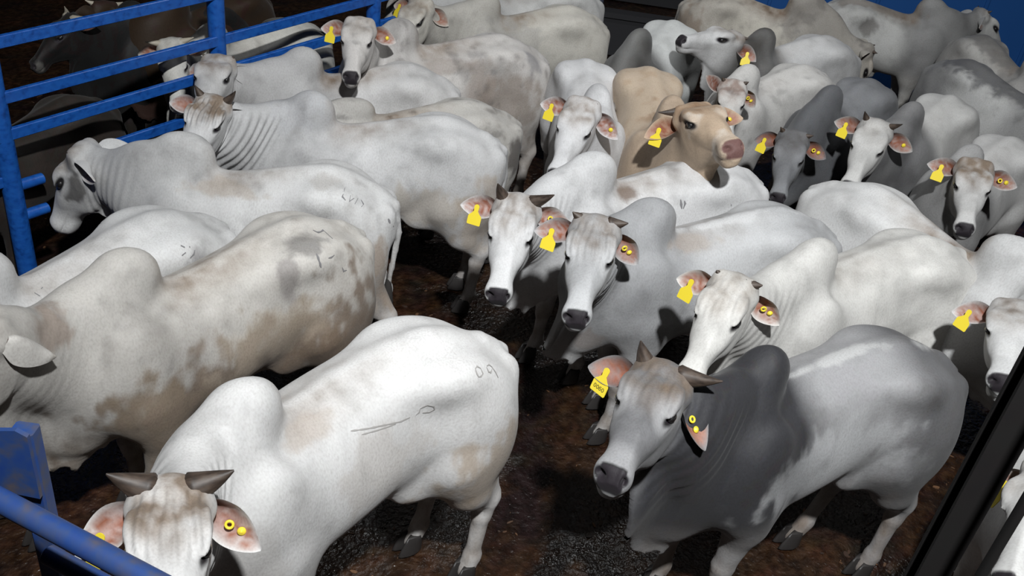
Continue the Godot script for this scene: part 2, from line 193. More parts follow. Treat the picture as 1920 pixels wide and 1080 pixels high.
		{"label": "dark grey bull with a pale muzzle and small black horns", "at": [2.289, -7.06], "yaw": -2.198, "pose": [0.965, 0.982, 0.093, -0.129, 0.098, -0.054, 0.152, 0.315, 0.031, 0.942, -0.014], "coat": [0.88, 0.62, 0.75, 0.1, 0.02, 0.1], "ears": [0.55, 0.1, 0.1, 0.35, 0.15, 0.1], "detail": 1, "white": Color(0.22, 0.225, 0.235), "grey": Color(0.085, 0.087, 0.093), "brown": Color(0.12, 0.115, 0.115), "horns": [0.085, 0.3, 0.0, 0.085, 0.9, 0.0], "tags": [2, 1], "grey_head": 0.55},
		{"label": "grey-humped bull lifting its nose in the air, at the back", "at": [2.009, -8.135], "yaw": -2.456, "pose": [0.968, 0.994, 0.257, 0.304, 0.024, 0.11, -0.38, 0.363, -0.14, 0.972, -0.136], "coat": [0.95, 0.25, 0.5, 0.3, 0.08, 0.2], "ears": [0.35, 0.5, 0.0, 0.4, 0.3, 0.1], "detail": 1, "white": Color(0.55, 0.55, 0.55), "grey": Color(0.065, 0.063, 0.06), "horns": [0.07, 0.2, 0.9, 0.07, 0.2, 0.9], "tags": [1, 0], "grey_head": 0.15},
		{"label": "speckled white bull with a pinkish brown face, one ear raised", "at": [1.741, -7.344], "yaw": -2.276, "pose": [0.94, 1.008, 0.472, 0.27, 0.094, 0.106, -0.009, -0.162, 0.092, 0.88, -0.158], "coat": [0.15, 0.06, 0.8, 0.35, 0.2, 0.2], "ears": [0.9, 0.15, -0.1, -0.7, 0.1, 0.3], "detail": 1, "white": Color(0.55, 0.54, 0.52), "brown": Color(0.27, 0.2, 0.17), "horns": [0.07, 0.5, 0.1, 0.07, 0.9, 0.1], "tags": [2, 0]},
		{"label": "bull with a dark slate hump and white hindquarters, head hidden behind the tan one", "at": [0.836, -7.624], "yaw": -1.987, "pose": [0.991, 0.992, 0.1, -0.4, 0.0, -0.054, 0.0, -0.344, 0.0, 1.0, 0.0], "coat": [0.95, 0.0, 0.3, 0.1, 0.03, 0.0], "ears": [0.25, 0.3, 0.1, 0.25, 0.3, 0.1], "detail": 1, "white": Color(0.55, 0.56, 0.55), "grey": Color(0.075, 0.073, 0.07), "tags": [0, 0]},
		{"label": "tan-stained bull at the back wall, facing right with its head hidden", "at": [2.017, -9.315], "yaw": -0.149, "pose": [0.956, 0.978, 0.0, -0.5, 0.0, -0.046, 0.0, -0.256, 0.0, 1.0, 0.007], "coat": [0.4, 0.1, 0.3, 0.65, 0.25, 1.2], "ears": [0.25, 0.3, 0.1, 0.25, 0.3, 0.1], "detail": 1, "patches": [[Vector3(-0.1, 1.05, 0.25), Vector3(0.4, 0.2, 0.2), Color(0.55, 0.52, 0.45), 0.6], [Vector3(-0.72, 0.95, 0.15), Vector3(0.16, 0.3, 0.2), Color(0.2, 0.15, 0.11), 0.7]], "white": Color(0.48, 0.45, 0.40), "brown": Color(0.17, 0.115, 0.075), "tags": [0, 0]},
		{"label": "white bull with a grey neck and hump, standing before the blue wall", "at": [3.39, -9.8], "yaw": 0.003, "pose": [0.954, 0.993, 0.433, -0.002, 0.065, -0.055, -0.278, 0.011, -0.093, 0.997, 0.006], "coat": [0.7, 0.05, 0.3, 0.3, 0.08, 1.2], "ears": [0.5, 0.3, 0.1, 0.7, 0.4, 0.2], "detail": 1, "patches": [[Vector3(-0.3, 1.18, 0.24), Vector3(0.1, 0.1, 0.1), Color(0.16, 0.15, 0.14), 0.7], [Vector3(-0.2, 1.36, 0), Vector3(0.5, 0.07, 0.14), Color(0.22, 0.19, 0.165), 0.7]], "white": Color(0.53, 0.53, 0.515), "horns": [0.08, 0.5, 0.2, 0.08, 0.5, 0.2], "tags": [0, 0]},
		{"label": "grey-backed bull with white belly, rump towards the camera at the right edge", "at": [3.87, -7.891], "yaw": -0.835, "pose": [0.972, 0.96, 0.0, -0.065, 0.0, -0.065, 0.0, -0.464, 0.0, 1.0, -0.116], "coat": [0.5, 0.75, 0.4, 0.25, 0.15, 0.7], "ears": [0.25, 0.3, 0.1, 0.25, 0.3, 0.1], "detail": 1, "patches": [[Vector3(-0.25, 1.36, 0), Vector3(0.62, 0.13, 0.24), Color(0.095, 0.095, 0.1), 0.85]], "white": Color(0.5, 0.5, 0.49), "grey": Color(0.10, 0.10, 0.105), "brown": Color(0.10, 0.095, 0.09), "tags": [0, 0]},
		{"label": "dusty grey bull behind the grey-backed one at the right edge", "at": [4.095, -8.604], "yaw": -1.241, "pose": [0.98, 0.957, 0.0, -0.065, 0.0, -0.065, 0.0, -0.464, 0.0, 1.0, -0.096], "coat": [0.45, 0.45, 0.4, 0.35, 0.1, 0.6], "ears": [0.25, 0.3, 0.1, 0.25, 0.3, 0.1], "detail": 1, "patches": [[Vector3(-0.25, 1.36, 0), Vector3(0.62, 0.1, 0.2), Color(0.16, 0.155, 0.15), 0.7]], "white": Color(0.47, 0.46, 0.44), "tags": [0, 0]},
		{"label": "white bull beyond the dark steel column in the lower right corner", "at": [2.699, -3.463], "yaw": -2.187, "pose": [1.038, 1.05, -0.076, 0.279, -0.092, 0.161, -0.249, -0.22, 0.635, 0.881, 0.007], "coat": [0.12, 0.03, 0.3, 0.1, 0.03, 0.2], "ears": [0.4, 0.2, 0.1, 0.3, 0.15, 0.1], "detail": 1, "white": Color(0.64, 0.635, 0.62), "horns": [0, 0, 0, 0, 0, 0], "tags": [0, 1]},
		{"label": "white-faced bull with pale horns behind the blue fence, body facing left", "at": [-2.182, -6.668], "yaw": -2.12, "pose": [0.92, 0.978, 0.508, 0.303, 0.073, 0.068, 0.261, -0.349, 0.266, 0.874, 0.003], "coat": [0.3, 0.05, 0.15, 0.3, 0.25, 0.3], "ears": [0.4, 0.3, 0.1, 0.25, 0.2, 0.1], "detail": 1, "patches": [[Vector3(0.35, 1.45, 0), Vector3(0.2, 0.1, 0.15), Color(0.15, 0.145, 0.14), 0.6]], "white": Color(0.55, 0.54, 0.50), "horns": [0.12, 0.15, 0.1, 0.12, 0.15, 0.1], "horn_look": "pale_horn", "tags": [0, 0], "group": "bulls behind the blue fence"},
		{"label": "black bull with a pale nose and long horns behind the blue fence", "at": [-2.907, -6.973], "yaw": -2.1, "pose": [0.89, 0.979, 0.194, 0.24, -0.016, 0.083, -0.313, -0.232, 0.038, 0.857, -0.022], "coat": [0.2, 0.1, 0.3, 0.1, 0.0, 0.0], "ears": [0.3, 0.9, 0.1, 0.3, 0.9, 0.1], "detail": 1, "patches": [[Vector3(1.385, 1.02, 0), Vector3(0.055, 0.07, 0.09), Color(0.42, 0.4, 0.37), 0.85]], "white": Color(0.013, 0.012, 0.012), "grey": Color(0.015, 0.014, 0.014), "brown": Color(0.04, 0.03, 0.025), "horns": [0.22, -0.35, 0.5, 0.22, -0.35, 0.5], "horn_look": "pale_horn", "tags": [0, 0], "group": "bulls behind the blue fence"},
		{"label": "dark brown bull with short pale horns, furthest back behind the blue fence", "at": [-2.694, -7.195], "yaw": -1.912, "pose": [0.915, 1.004, -1.06, -0.031, -0.549, -0.029, -0.318, -0.033, 0.221, 0.969, 0.033], "coat": [0.1, 0.1, 0.3, 0.3, 0.0, 0.0], "ears": [0.25, 0.3, 0.1, 0.25, 0.3, 0.1], "detail": 1, "white": Color(0.030, 0.016, 0.011), "grey": Color(0.03, 0.02, 0.015), "brown": Color(0.05, 0.03, 0.02), "horns": [0.1, 0.1, 0.2, 0.1, 0.1, 0.2], "horn_look": "pale_horn", "tags": [0, 0], "group": "bulls behind the blue fence"},
		{"label": "muddy brown bull, coat darkened for the dim pen, behind the blue fence post at the left edge", "at": [-3.08, -5.108], "yaw": -1.952, "pose": [0.819, 0.996, 0.0, -0.037, 0.0, -0.037, 0.0, -0.151, 0.0, 1.0, 0.0], "coat": [0.1, 0.1, 0.3, 0.5, 0.1, 0.0], "ears": [0.25, 0.3, 0.1, 0.25, 0.3, 0.1], "detail": 1, "white": Color(0.032, 0.026, 0.022), "grey": Color(0.03, 0.025, 0.02), "brown": Color(0.04, 0.03, 0.022), "horns": [0.06, 0.5, 0.2, 0.06, 0.5, 0.2], "tags": [0, 0], "group": "bulls behind the blue fence"},  # dimness behind the fence is put into these dark coat colours
	]

# ---------------------------------------------------------------- materials
var M := {}

func noise(freq: float, octaves: int, seed_: int, kind := FastNoiseLite.TYPE_SIMPLEX_SMOOTH) -> FastNoiseLite:
	var n := FastNoiseLite.new()
	n.noise_type = kind
	n.frequency = freq
	n.fractal_octaves = octaves
	n.seed = seed_
	return n

func noise_tex(n: FastNoiseLite, size: int, stops: Array, bump := false) -> NoiseTexture2D:
	var t := NoiseTexture2D.new()
	t.width = size
	t.height = size
	t.seamless = true
	t.noise = n
	if bump:
		t.as_normal_map = true
		t.bump_strength = stops[0]
	else:
		var g := Gradient.new()
		g.offsets = PackedFloat32Array()
		g.colors = PackedColorArray()
		for s in stops:
			g.add_point(s[0], s[1])
		t.color_ramp = g
	return t

func mat(called: String, c: Color, rough: float, metal := 0.0) -> StandardMaterial3D:
	var m := StandardMaterial3D.new()
	m.resource_name = called
	m.albedo_color = c
	m.roughness = rough
	m.metallic = metal
	M[called] = m
	return m

func lin(r: float, g: float, b: float) -> Color:
	return Color(r, g, b).linear_to_srgb()

func materials() -> void:
	var m := mat("hide", Color.WHITE, 0.62)
	m.vertex_color_use_as_albedo = true
	m.metallic_specular = 0.35
	m.albedo_texture = noise_tex(noise(0.035, 5, 4), 1024, [[0.0, Color(0.88, 0.875, 0.87)], [0.40, Color(0.965, 0.96, 0.96)], [0.62, Color(1, 1, 1)], [1.0, Color(1, 1, 1)]])
	m.uv1_triplanar = true
	m.uv1_scale = Vector3(2.4, 1.5, 2.4)
	m.heightmap_enabled = true
	m.heightmap_texture = noise_tex(noise(0.05, 4, 9), 512, [[0.0, Color.BLACK], [1.0, Color.WHITE]])
	m.heightmap_scale = 0.08
	m.rim_enabled = true
	m.rim = 0.12
	m = mat("horn", lin(0.085, 0.066, 0.055), 0.55)
	m.albedo_texture = noise_tex(noise(0.02, 4, 2), 256, [[0.0, Color(0.45, 0.42, 0.40)], [1.0, Color(1.25, 1.2, 1.15)]])
	m.uv1_triplanar = true
	m.uv1_scale = Vector3(9, 3, 9)
	mat("pale_horn", lin(0.40, 0.36, 0.29), 0.5)
	m = mat("hoof", lin(0.030, 0.027, 0.026), 0.5)
	m = mat("eye", lin(0.006, 0.005, 0.005), 0.06)
	m.clearcoat_enabled = true
	m = mat("tag", lin(0.86, 0.68, 0.045), 0.42)
	m = mat("tag_print", lin(0.10, 0.08, 0.02), 0.6)
	m = mat("switch", lin(0.03, 0.027, 0.025), 0.9)
	m = mat("brand", lin(0.20, 0.195, 0.20), 0.9)
	mat("scratch", lin(0.36, 0.345, 0.33), 0.9)
	m = mat("blue_paint", Color.WHITE, 0.38)
	m.albedo_color = lin(0.012, 0.10, 0.40)
	m.albedo_texture = noise_tex(noise(0.02, 5, 31), 512, [[0.0, Color(0.45, 0.55, 0.62)], [0.38, Color(0.85, 0.9, 0.95)], [0.7, Color(1, 1, 1)], [0.80, Color(1.6, 1.4, 1.05)], [1.0, Color(2.2, 1.7, 1.0)]])
	m.uv1_triplanar = true
	m.uv1_world_triplanar = true
	m.uv1_scale = Vector3(1.6, 1.6, 1.6)
	m.heightmap_enabled = true
	m.heightmap_texture = noise_tex(noise(0.06, 4, 12), 256, [[0.0, Color.BLACK], [1.0, Color.WHITE]])
	m.heightmap_scale = 0.15
	m = mat("worn_blue", Color.WHITE, 0.5)
	m.albedo_texture = noise_tex(noise(0.014, 6, 7), 512, [[0.0, Color8(26, 58, 128)], [0.40, Color8(38, 66, 122)], [0.60, Color8(52, 70, 112)], [0.75, Color8(64, 72, 100)], [1.0, Color8(84, 78, 84)]])
	m.uv1_triplanar = true
	m.uv1_world_triplanar = true
	m.uv1_scale = Vector3(1.5, 1.5, 1.5)
	m = mat("dark_steel", lin(0.0048, 0.0040, 0.0042), 0.7)
	m.albedo_texture = noise_tex(noise(0.03, 4, 8), 256, [[0.0, Color(0.8, 0.8, 0.85)], [1.0, Color(1.5, 1.15, 1.0)]])
	m.uv1_triplanar = true
	m = mat("lit_edge", lin(0.05, 0.030, 0.022), 0.7)  # lighter brown for a column edge that catches light; no part uses it
	m = mat("wall_blue", lin(0.012, 0.085, 0.30), 0.5)
	m = mat("dark_wall", lin(0.02, 0.02, 0.023), 0.8)
	m = mat("mud", Color.WHITE, 0.45)
	m.vertex_color_use_as_albedo = true
	m.albedo_texture = noise_tex(noise(0.02, 5, 21), 512, [[0.0, Color(0.55, 0.52, 0.50)], [0.5, Color(0.85, 0.82, 0.80)], [0.7, Color(1, 1, 1)], [0.82, Color(1.25, 1.2, 1.15)], [1.0, Color(1.7, 1.5, 1.35)]])
	m.uv1_triplanar = true
	m.uv1_world_triplanar = true
	m.uv1_scale = Vector3(1.1, 1.1, 1.1)
	m.roughness_texture = noise_tex(noise(0.013, 4, 23), 512, [[0.0, Color(0.35, 0.35, 0.35)], [0.5, Color(0.8, 0.8, 0.8)], [1.0, Color(1, 1, 1)]])
	m.heightmap_enabled = true
	m.heightmap_texture = noise_tex(noise(0.04, 5, 29), 512, [[0.0, Color.BLACK], [1.0, Color.WHITE]])
	m.heightmap_scale = 0.9
	m = mat("straw", lin(0.20, 0.12, 0.06), 0.8)

# ---------------------------------------------------------------- small shared shapes
var S := {}

func put(called: String, mesh: Mesh, material: String, parent: Node, where := Transform3D()) -> MeshInstance3D:
	var o := MeshInstance3D.new()
	o.name = called
	o.mesh = mesh
	o.material_override = M[material] if material else null
	o.transform = where
	parent.add_child(o, true)
	return o

func horn_mesh(long: float, wide: float) -> ArrayMesh:
	var rows := []
	for i in 9:
		var t := i / 8.0
		var r := wide * pow(1.0 - t, 0.75) + 0.003 * (1.0 - t)
		rows.append([long * t - 0.015, r, r * 0.92, long * 0.22 * t * t])
	rows.push_front([-0.045, wide * 0.55, wide * 0.5, 0.0])
	rows[9][1] = 0.003
	rows[9][2] = 0.003
	return lathe(rows, 14)

func plate(outline: PackedVector2Array, thick: float) -> ArrayMesh:
	var v := PackedVector3Array()
	var t := PackedInt32Array()
	var n := outline.size()
	var tri := Geometry2D.triangulate_polygon(outline)
	for z in [thick * 0.5, -thick * 0.5]:
		for p in outline:
			v.append(Vector3(p.x, p.y, z))
	var ccw := not Geometry2D.is_polygon_clockwise(outline)
	for i in range(0, tri.size(), 3):
		var a := tri[i]
		var b := tri[i + 1]
		var c := tri[i + 2]
		var area := (outline[b] - outline[a]).cross(outline[c] - outline[a])
		if area > 0:
			t.append_array([a, c, b, n + a, n + b, n + c])
		else:
			t.append_array([a, b, c, n + a, n + c, n + b])
	for i in n:      # rim with its own vertices
		var j := (i + 1) % n
		var at := v.size()
		v.append_array([v[i], v[j], v[n + i], v[n + j]])
		if ccw:
			t.append_array([at, at + 2, at + 1, at + 1, at + 2, at + 3])
		else:
			t.append_array([at, at + 1, at + 2, at + 1, at + 3, at + 2])
	return as_mesh(v, t)

func shapes() -> void:
	# ear tag: a round stud, a narrow neck and a plate with rounded shoulders
	var o := PackedVector2Array()
	for i in 9:
		var a := PI * i / 8.0
		o.append(Vector2(cos(a) * 0.0125, 0.004 + sin(a) * 0.0125))
	o.append_array([Vector2(-0.0105, -0.018), Vector2(-0.020, -0.030), Vector2(-0.031, -0.040), Vector2(-0.034, -0.048), Vector2(-0.034, -0.082), Vector2(-0.031, -0.086), Vector2(0.031, -0.086), Vector2(0.034, -0.082), Vector2(0.034, -0.048), Vector2(0.031, -0.040), Vector2(0.020, -0.030), Vector2(0.0105, -0.018)])
	S.tag = plate(o, 0.003)
	# stud: a small ring and pin
	var t := TorusMesh.new()
	t.inner_radius = 0.0065
	t.outer_radius = 0.0155
	t.rings = 20
	t.ring_segments = 8
	S.ring = t
	S.stud = lathe([[0.0, 0.004, 0.004, 0], [0.001, 0.0135, 0.0135, 0], [0.005, 0.0135, 0.0135, 0], [0.007, 0.010, 0.010, 0], [0.012, 0.005, 0.005, 0], [0.013, 0.002, 0.002, 0]], 16)
	var eye := SphereMesh.new()
	eye.radius = 0.0235
	eye.height = 0.047
	eye.radial_segments = 20
	eye.rings = 12
	S.eye = eye
	# one cloven hoof, two claws, toe to +x
	var v := PackedVector3Array()
	var tr := PackedInt32Array()
	for side in [-1.0, 1.0]:
		var first := v.size()
		var rows := [[0.095, 0.036, 0.017, 0.000], [0.070, 0.044, 0.021, 0.004], [0.035, 0.054, 0.024, 0.012], [0.008, 0.060, 0.026, 0.018], [0.0, 0.056, 0.024, 0.018]]
		for r in rows:
			for j in 12:
				var a := TAU * j / 12
				var cx := cos(a)
				v.append(Vector3(r[3] + cx * r[1] * (1.1 if cx > 0 else 0.9), r[0], side * 0.024 + sin(a) * r[2] * (1.0 - 0.35 * maxf(cx, 0.0))))
		for i in rows.size() - 1:
			for j in 12:
				var a: int = first + i * 12 + j
				var b: int = first + i * 12 + (j + 1) % 12
				tr.append_array([a, a + 12, b, b, a + 12, b + 12])
		for e in [0, rows.size() - 1]:
			for j in range(1, 11):
				var a: int = first + e * 12
				if e == 0:
					tr.append_array([a, a + j, a + j + 1])
				else:
					tr.append_array([a, a + j + 1, a + j])
	S.hoof = as_mesh(v, tr)
	S.switch = lathe([[-0.26, 0.006, 0.006, 0], [-0.20, 0.026, 0.022, 0.004], [-0.10, 0.036, 0.032, 0.0], [0.0, 0.026, 0.024, 0], [0.06, 0.015, 0.015, 0], [0.07, 0.006, 0.006, 0]], 10)

# ---------------------------------------------------------------- cattle
var shells := []        # per detail: [positions, triangles, map]

func prepare_shells() -> void:
	for d in [[0.0165, 0.0115, 0.0068], [0.024, 0.017, 0.0100]]:
		if QUICK:
			d = [0.03, 0.02, 0.012]
		if QUICK and shells.size() == 1:
			shells.append(shells[0])
			continue
		var zones := make_shell(d[0], d[1], d[2])
		var all := Shell.new()
		for z in zones:
			var base := all.v.size()
			all.v.append_array(z.v)
			for i in z.t:
				all.t.append(base + i)
		shells.append([all, chart(all)])

class Job:
	var spec: Dictionary
	var pose: Pose
	var coat: Coat
	var detail := 0
	var v := PackedVector3Array()
	var col := PackedColorArray()
	var t := PackedInt32Array()
	var n := PackedVector3Array()
	var ears := []

func flesh(j: Job) -> void:
	var sh: Shell = shells[j.detail][0]
	var m: Map = shells[j.detail][1]
	var P := j.pose
	var k := j.coat
	var n := sh.v.size()
	j.v.resize(n)
	j.col.resize(n)
	for i in n:
		var p := sh.v[i]
		j.v[i] = posed(p, P)
		j.col[i] = tint(p, m.a[i], m.b[i], m.c[i], k)
	j.t = sh.t.duplicate()
	if P.folds > 0.0 and j.detail == 0:
		var nn := normals(j.v, j.t)
		for i in n:
			var p := sh.v[i]
			if p.x > 0.45 and p.x < 1.35:
				var s := (p - J0).dot(N0)
				var nk := ss(0.05, 0.2, s) * ss(0.56, 0.46, s) * ss(1.40, 1.30, p.y) * ss(0.80, 0.95, p.y)
				var w := nk * P.folds * 0.0042 * sin((s + 0.05 * (1.2 - p.y)) * 125.0)
				if p.x > 0.95:
					var q := to_head(p)
					var fore := ss(0.02, 0.05, q.x) * ss(0.30, 0.18, q.x) * ss(0.0, 0.012, q.y)
					w += fore * P.folds * 0.0042 * sin(absf(q.z) * 190.0 + sin(q.x * 24.0 + q.z * 9.0) * 1.1)
				j.v[i] += nn[i] * w
	j.ears.append(ear_grid(-1.0, j.spec.ears[0], j.spec.ears[1], j.spec.ears[2], P, k, j.v, j.col, j.t))
	j.ears.append(ear_grid(1.0, j.spec.ears[3], j.spec.ears[4], j.spec.ears[5], P, k, j.v, j.col, j.t))
	j.n = normals(j.v, j.t)

func cattle(list: Array) -> void:
	var jobs := []
	for c in list:
		var j := Job.new()
		j.spec = c
		j.detail = c.detail
		var P := Pose.new()
		var f: Array = c.pose      # size, long, neck yaw and pitch three times, head roll, head size, bend
		P.size = f[0]
		P.long = f[1]
		P.q0 = turn(f[2], f[3])
		P.q1 = turn(f[4], f[5])
		P.q2 = turn(f[6], f[7], f[8])
		P.head = f[9]
		P.bend = f[10]
		P.girth = c.get("girth", 0.92)
		P.hump = c.get("hump", 1.0)
		P.step = c.get("step", [0.0, 0.0, 0.0, 0.0])
		P.folds = c.get("folds", 0.4)
		P.wave = c.get("wave", 0.02)
		j.pose = P
		var k := Coat.new()
		var w: Array = c.coat      # grey of hump, of rump, brown of face, soil, spots, spine
		k.hump = w[0]
		k.rump = w[1]
		k.face = w[2]
		k.soil = w[3]
		k.spots = w[4]
		k.spine = w[5]
		if c.has("white"):
			k.white = c.white
		if c.has("grey"):
			k.grey = c.grey
		if c.has("brown"):
			k.brown = c.brown
		k.head = c.get("grey_head", 0.0)
		if c.has("nose"):
			k.nose = c.nose
		k.patches = c.get("patches", [])
		k.seed = Vector3(7.3, 3.1, 5.7) * (jobs.size() + 1)
		j.coat = k
		jobs.append(j)
	var run := func(i: int) -> void: flesh(jobs[i])
	var g := WorkerThreadPool.add_group_task(run, jobs.size())
	WorkerThreadPool.wait_for_group_task_completion(g)
	for j in jobs:
		assemble(j)

func assemble(j: Job) -> void:
	var c := j.spec
	var P := j.pose
	var o := Node3D.new()
	o.name = "bull"
	add_child(o, true)
	o.position = Vector3(c.at[0], 0, c.at[1])
	o.rotation.y = c.yaw
	o.set_meta("label", c.label)
	o.set_meta("category", "bull")
	o.set_meta("group", c.get("group", "bulls crowded together in the pen"))
	var arr := []
	arr.resize(Mesh.ARRAY_MAX)
	arr[Mesh.ARRAY_VERTEX] = j.v
	arr[Mesh.ARRAY_NORMAL] = j.n
	arr[Mesh.ARRAY_COLOR] = j.col
	arr[Mesh.ARRAY_INDEX] = j.t
	var mesh := ArrayMesh.new()
	mesh.add_surface_from_arrays(Mesh.PRIMITIVE_TRIANGLES, arr)
	put("body", mesh, "hide", o)
	var hb := head_turn(P)
	for side in [-1.0, 1.0]:
		put("eye", S.eye, "eye", o, Transform3D(hb.scaled_local(Vector3(1.1, 0.78, 0.8) * P.head * P.size), on_head(Vector3(0.188, -0.020, side * 0.0955), P)))
	var h: Array = c.get("horns", [0.09, 0.5, 0.2, 0.09, 0.5, 0.2])      # left then right: length, lift, lean back
	for i in 2:
		var long: float = h[i * 3]
		if long <= 0.0:
			continue
		var side := -1.0 if i == 0 else 1.0
		var lift: float = h[i * 3 + 1]
		var up := Vector3(-h[i * 3 + 2], sin(lift), side * cos(lift)).normalized()
		var x := Vector3(0.3, 0.95, 0.0)
		x = (x - up * x.dot(up)).normalized()
		var b := Basis(hb * x, hb * up, hb * x.cross(up))
		put("horn", horn_mesh(long, c.get("horn_wide", 0.030)), c.get("horn_look", "horn"), o, Transform3D(b * P.size, on_head(Vector3(-0.002, -0.010, side * 0.074), P)))
	var tags: Array = c.get("tags", [0, 1])      # left, right: 0 none, 1 plate, 2 ring and stud, 3 stud
	var wb := Basis(Vector3.UP, c.yaw)
	for i in 2:
		var e: Transform3D = j.ears[i]
		var y := e.basis.x
		var z := e.basis.z
		if tags[i] == 1:
			# it hangs plumb from its stud, clear of the lower rim of the ear
			var flat := Vector3(z.x, 0.0, z.z)
			flat = flat.normalized() if flat.length() > 0.2 else Vector3(y.x, 0.0, y.z).normalized()
			var out := (flat + Vector3(0, 0.35, 0)).normalized()
			var up := (Vector3.UP - out * out.y).normalized()
			var t := put("ear_tag", S.tag, "tag", o, Transform3D(Basis(up.cross(out), up, out), e.origin + z * 0.020 * P.size + flat * 0.026 + up * 0.004).scaled_local(Vector3.ONE * P.size * 1.08))
			t.set_meta("label", "yellow plastic ear tag")
			if c.has("number"):
				var tm := TextMesh.new()
				tm.text = c.number
				tm.font_size = 24
				tm.pixel_size = 0.0009
				tm.depth = 0.001
				put("printed_number", tm, "tag_print", t, Transform3D(Basis(), Vector3(0.0, -0.063, 0.0018)))
		elif tags[i] >= 2:
			var b := Basis(y, z, y.cross(z))
			if tags[i] == 2:
				put("ear_stud", S.ring, "tag", o, Transform3D(b, e.origin - y * 0.018 + z * 0.006)).set_meta("label", "yellow ring stud")
			put("ear_stud", S.stud, "tag", o, Transform3D(b, e.origin + y * 0.024 + z * 0.001)).set_meta("label", "yellow button stud")
	for f in 4:
		var base := Vector3(0.366 if f < 2 else -0.684, 0.0, -0.155 if f % 2 == 0 else 0.155)
		var p := posed(base, P)
		var turned := P.bend if f >= 2 else 0.0
		put("hoof", S.hoof, "hoof", o, Transform3D(Basis(Vector3.UP, turned) * P.size * 1.08, Vector3(p.x, 0.0, p.z)))
	if c.has("brand"):
		for l in c.brand:
			put("brand_mark", brand([l], P), c.get("brand_look", "brand"), o)
	var tail := posed(Vector3(-0.835, 0.60, 0), P)
	put("tail_switch", S.switch, "switch", o, Transform3D(Basis(Vector3.UP, P.bend), tail))

func on_flank(x: float, y: float, side: float) -> Vector3:
	var p := Vector3(x, y, side * 0.46)
	for i in 48:
		var d := sd(p)
		if absf(d) < 0.0006 or p.z * side < 0.0:
			break
		p.z -= side * d * 0.8
	return p

func brand(lines: Array, P: Pose) -> ArrayMesh:
	# burnt and scratched lines that follow the hide: [side, width, x, y, x, y, ...]
	var v := PackedVector3Array()
	var t := PackedInt32Array()
	for l in lines:
		var pts := PackedVector2Array()
		for i in range(2, l.size() - 2, 2):
			var a := Vector2(l[i], l[i + 1])
			var b := Vector2(l[i + 2], l[i + 3])
			var n := maxi(1, int(a.distance_to(b) / 0.014))
			for k in n:
				pts.append(a.lerp(b, k / float(n)))
		pts.append(Vector2(l[l.size() - 2], l[l.size() - 1]))
		var first := v.size()
		for i in pts.size():
			var d := (pts[mini(i + 1, pts.size() - 1)] - pts[maxi(i - 1, 0)]).normalized()
			var w: float = l[1] * 0.5 * (0.45 if i == 0 or i == pts.size() - 1 else 1.0 + 0.3 * sin(i * 2.3))
			var mid := on_flank(pts[i].x, pts[i].y, l[0])
			var e := 0.004
			var g := Vector3(sd(mid + Vector3(e, 0, 0)) - sd(mid - Vector3(e, 0, 0)), sd(mid + Vector3(0, e, 0)) - sd(mid - Vector3(0, e, 0)), sd(mid + Vector3(0, 0, e)) - sd(mid - Vector3(0, 0, e))).normalized()
			var along := Vector3(d.x, d.y, 0)
			along = (along - g * along.dot(g)).normalized()
			var across := g.cross(along) * w
			v.append(posed(mid + across + g * 0.0022, P))
			v.append(posed(mid - across + g * 0.0022, P))
		for i in pts.size() - 1:
			var k := first + i * 2
			t.append_array([k, k + 1, k + 2, k + 1, k + 3, k + 2])
	return as_mesh(v, t)

# ---------------------------------------------------------------- yard
func pipe(called: String, a: Vector3, b: Vector3, r: float, material: String, parent: Node, sides := 18) -> MeshInstance3D:
	var d := b - a
	var rows := [[0.0, r * 0.86, r * 0.86, 0], [0.004, r, r, 0], [d.length() - 0.004, r, r, 0], [d.length(), r * 0.86, r * 0.86, 0]]
	var y := d.normalized()
	var x := y.cross(Vector3(0.31, 0.42, 0.85)).normalized() if absf(y.y) < 0.9 else Vector3.RIGHT
	return put(called, lathe(rows, sides), material, parent, Transform3D(Basis(x, y, x.cross(y)), a))

func beam_mesh(sx: float, sy: float, sz: float, c: float) -> ArrayMesh:
	# a chamfered box: its section is an octagon-cornered rectangle along y
	var o := PackedVector2Array([Vector2(-sx + c, -sz), Vector2(sx - c, -sz), Vector2(sx, -sz + c), Vector2(sx, sz - c), Vector2(sx - c, sz), Vector2(-sx + c, sz), Vector2(-sx, sz - c), Vector2(-sx, -sz + c)])
	var m := plate(o, sy * 2.0)
	return m

func bar(called: String, a: Vector3, b: Vector3, wide: float, tall: float, material: String, parent: Node) -> MeshInstance3D:
	# a rectangular tube from a to b
	var d := b - a
	var z := d.normalized()
	var x := Vector3.UP.cross(z).normalized() if absf(z.y) < 0.9 else Vector3.RIGHT
	var y := z.cross(x)
	return put(called, beam_mesh(wide * 0.5, d.length() * 0.5, tall * 0.5, minf(wide, tall) * 0.14), material, parent, Transform3D(Basis(x, y, z), (a + b) * 0.5))

func thing(called: String, label: String, category: String, at := Vector3.ZERO, group := "") -> Node3D:
	var o := Node3D.new()
	o.name = called
	add_child(o, true)
	o.position = at
	o.set_meta("label", label)
	o.set_meta("category", category)
	if group:
		o.set_meta("group", group)
	return o

# ---------------------------------------------------------------- one animal out of the shell
const J0 := Vector3(0.52, 1.10, 0)
const J1 := Vector3(0.78, 1.22, 0)
const J2 := Vector3(1.00, 1.30, 0)
const N0 := Vector3(0.90, 0.43, 0)
const N1 := Vector3(0.85, 0.50, 0)
const N2 := Vector3(0.97, 0.24, 0)

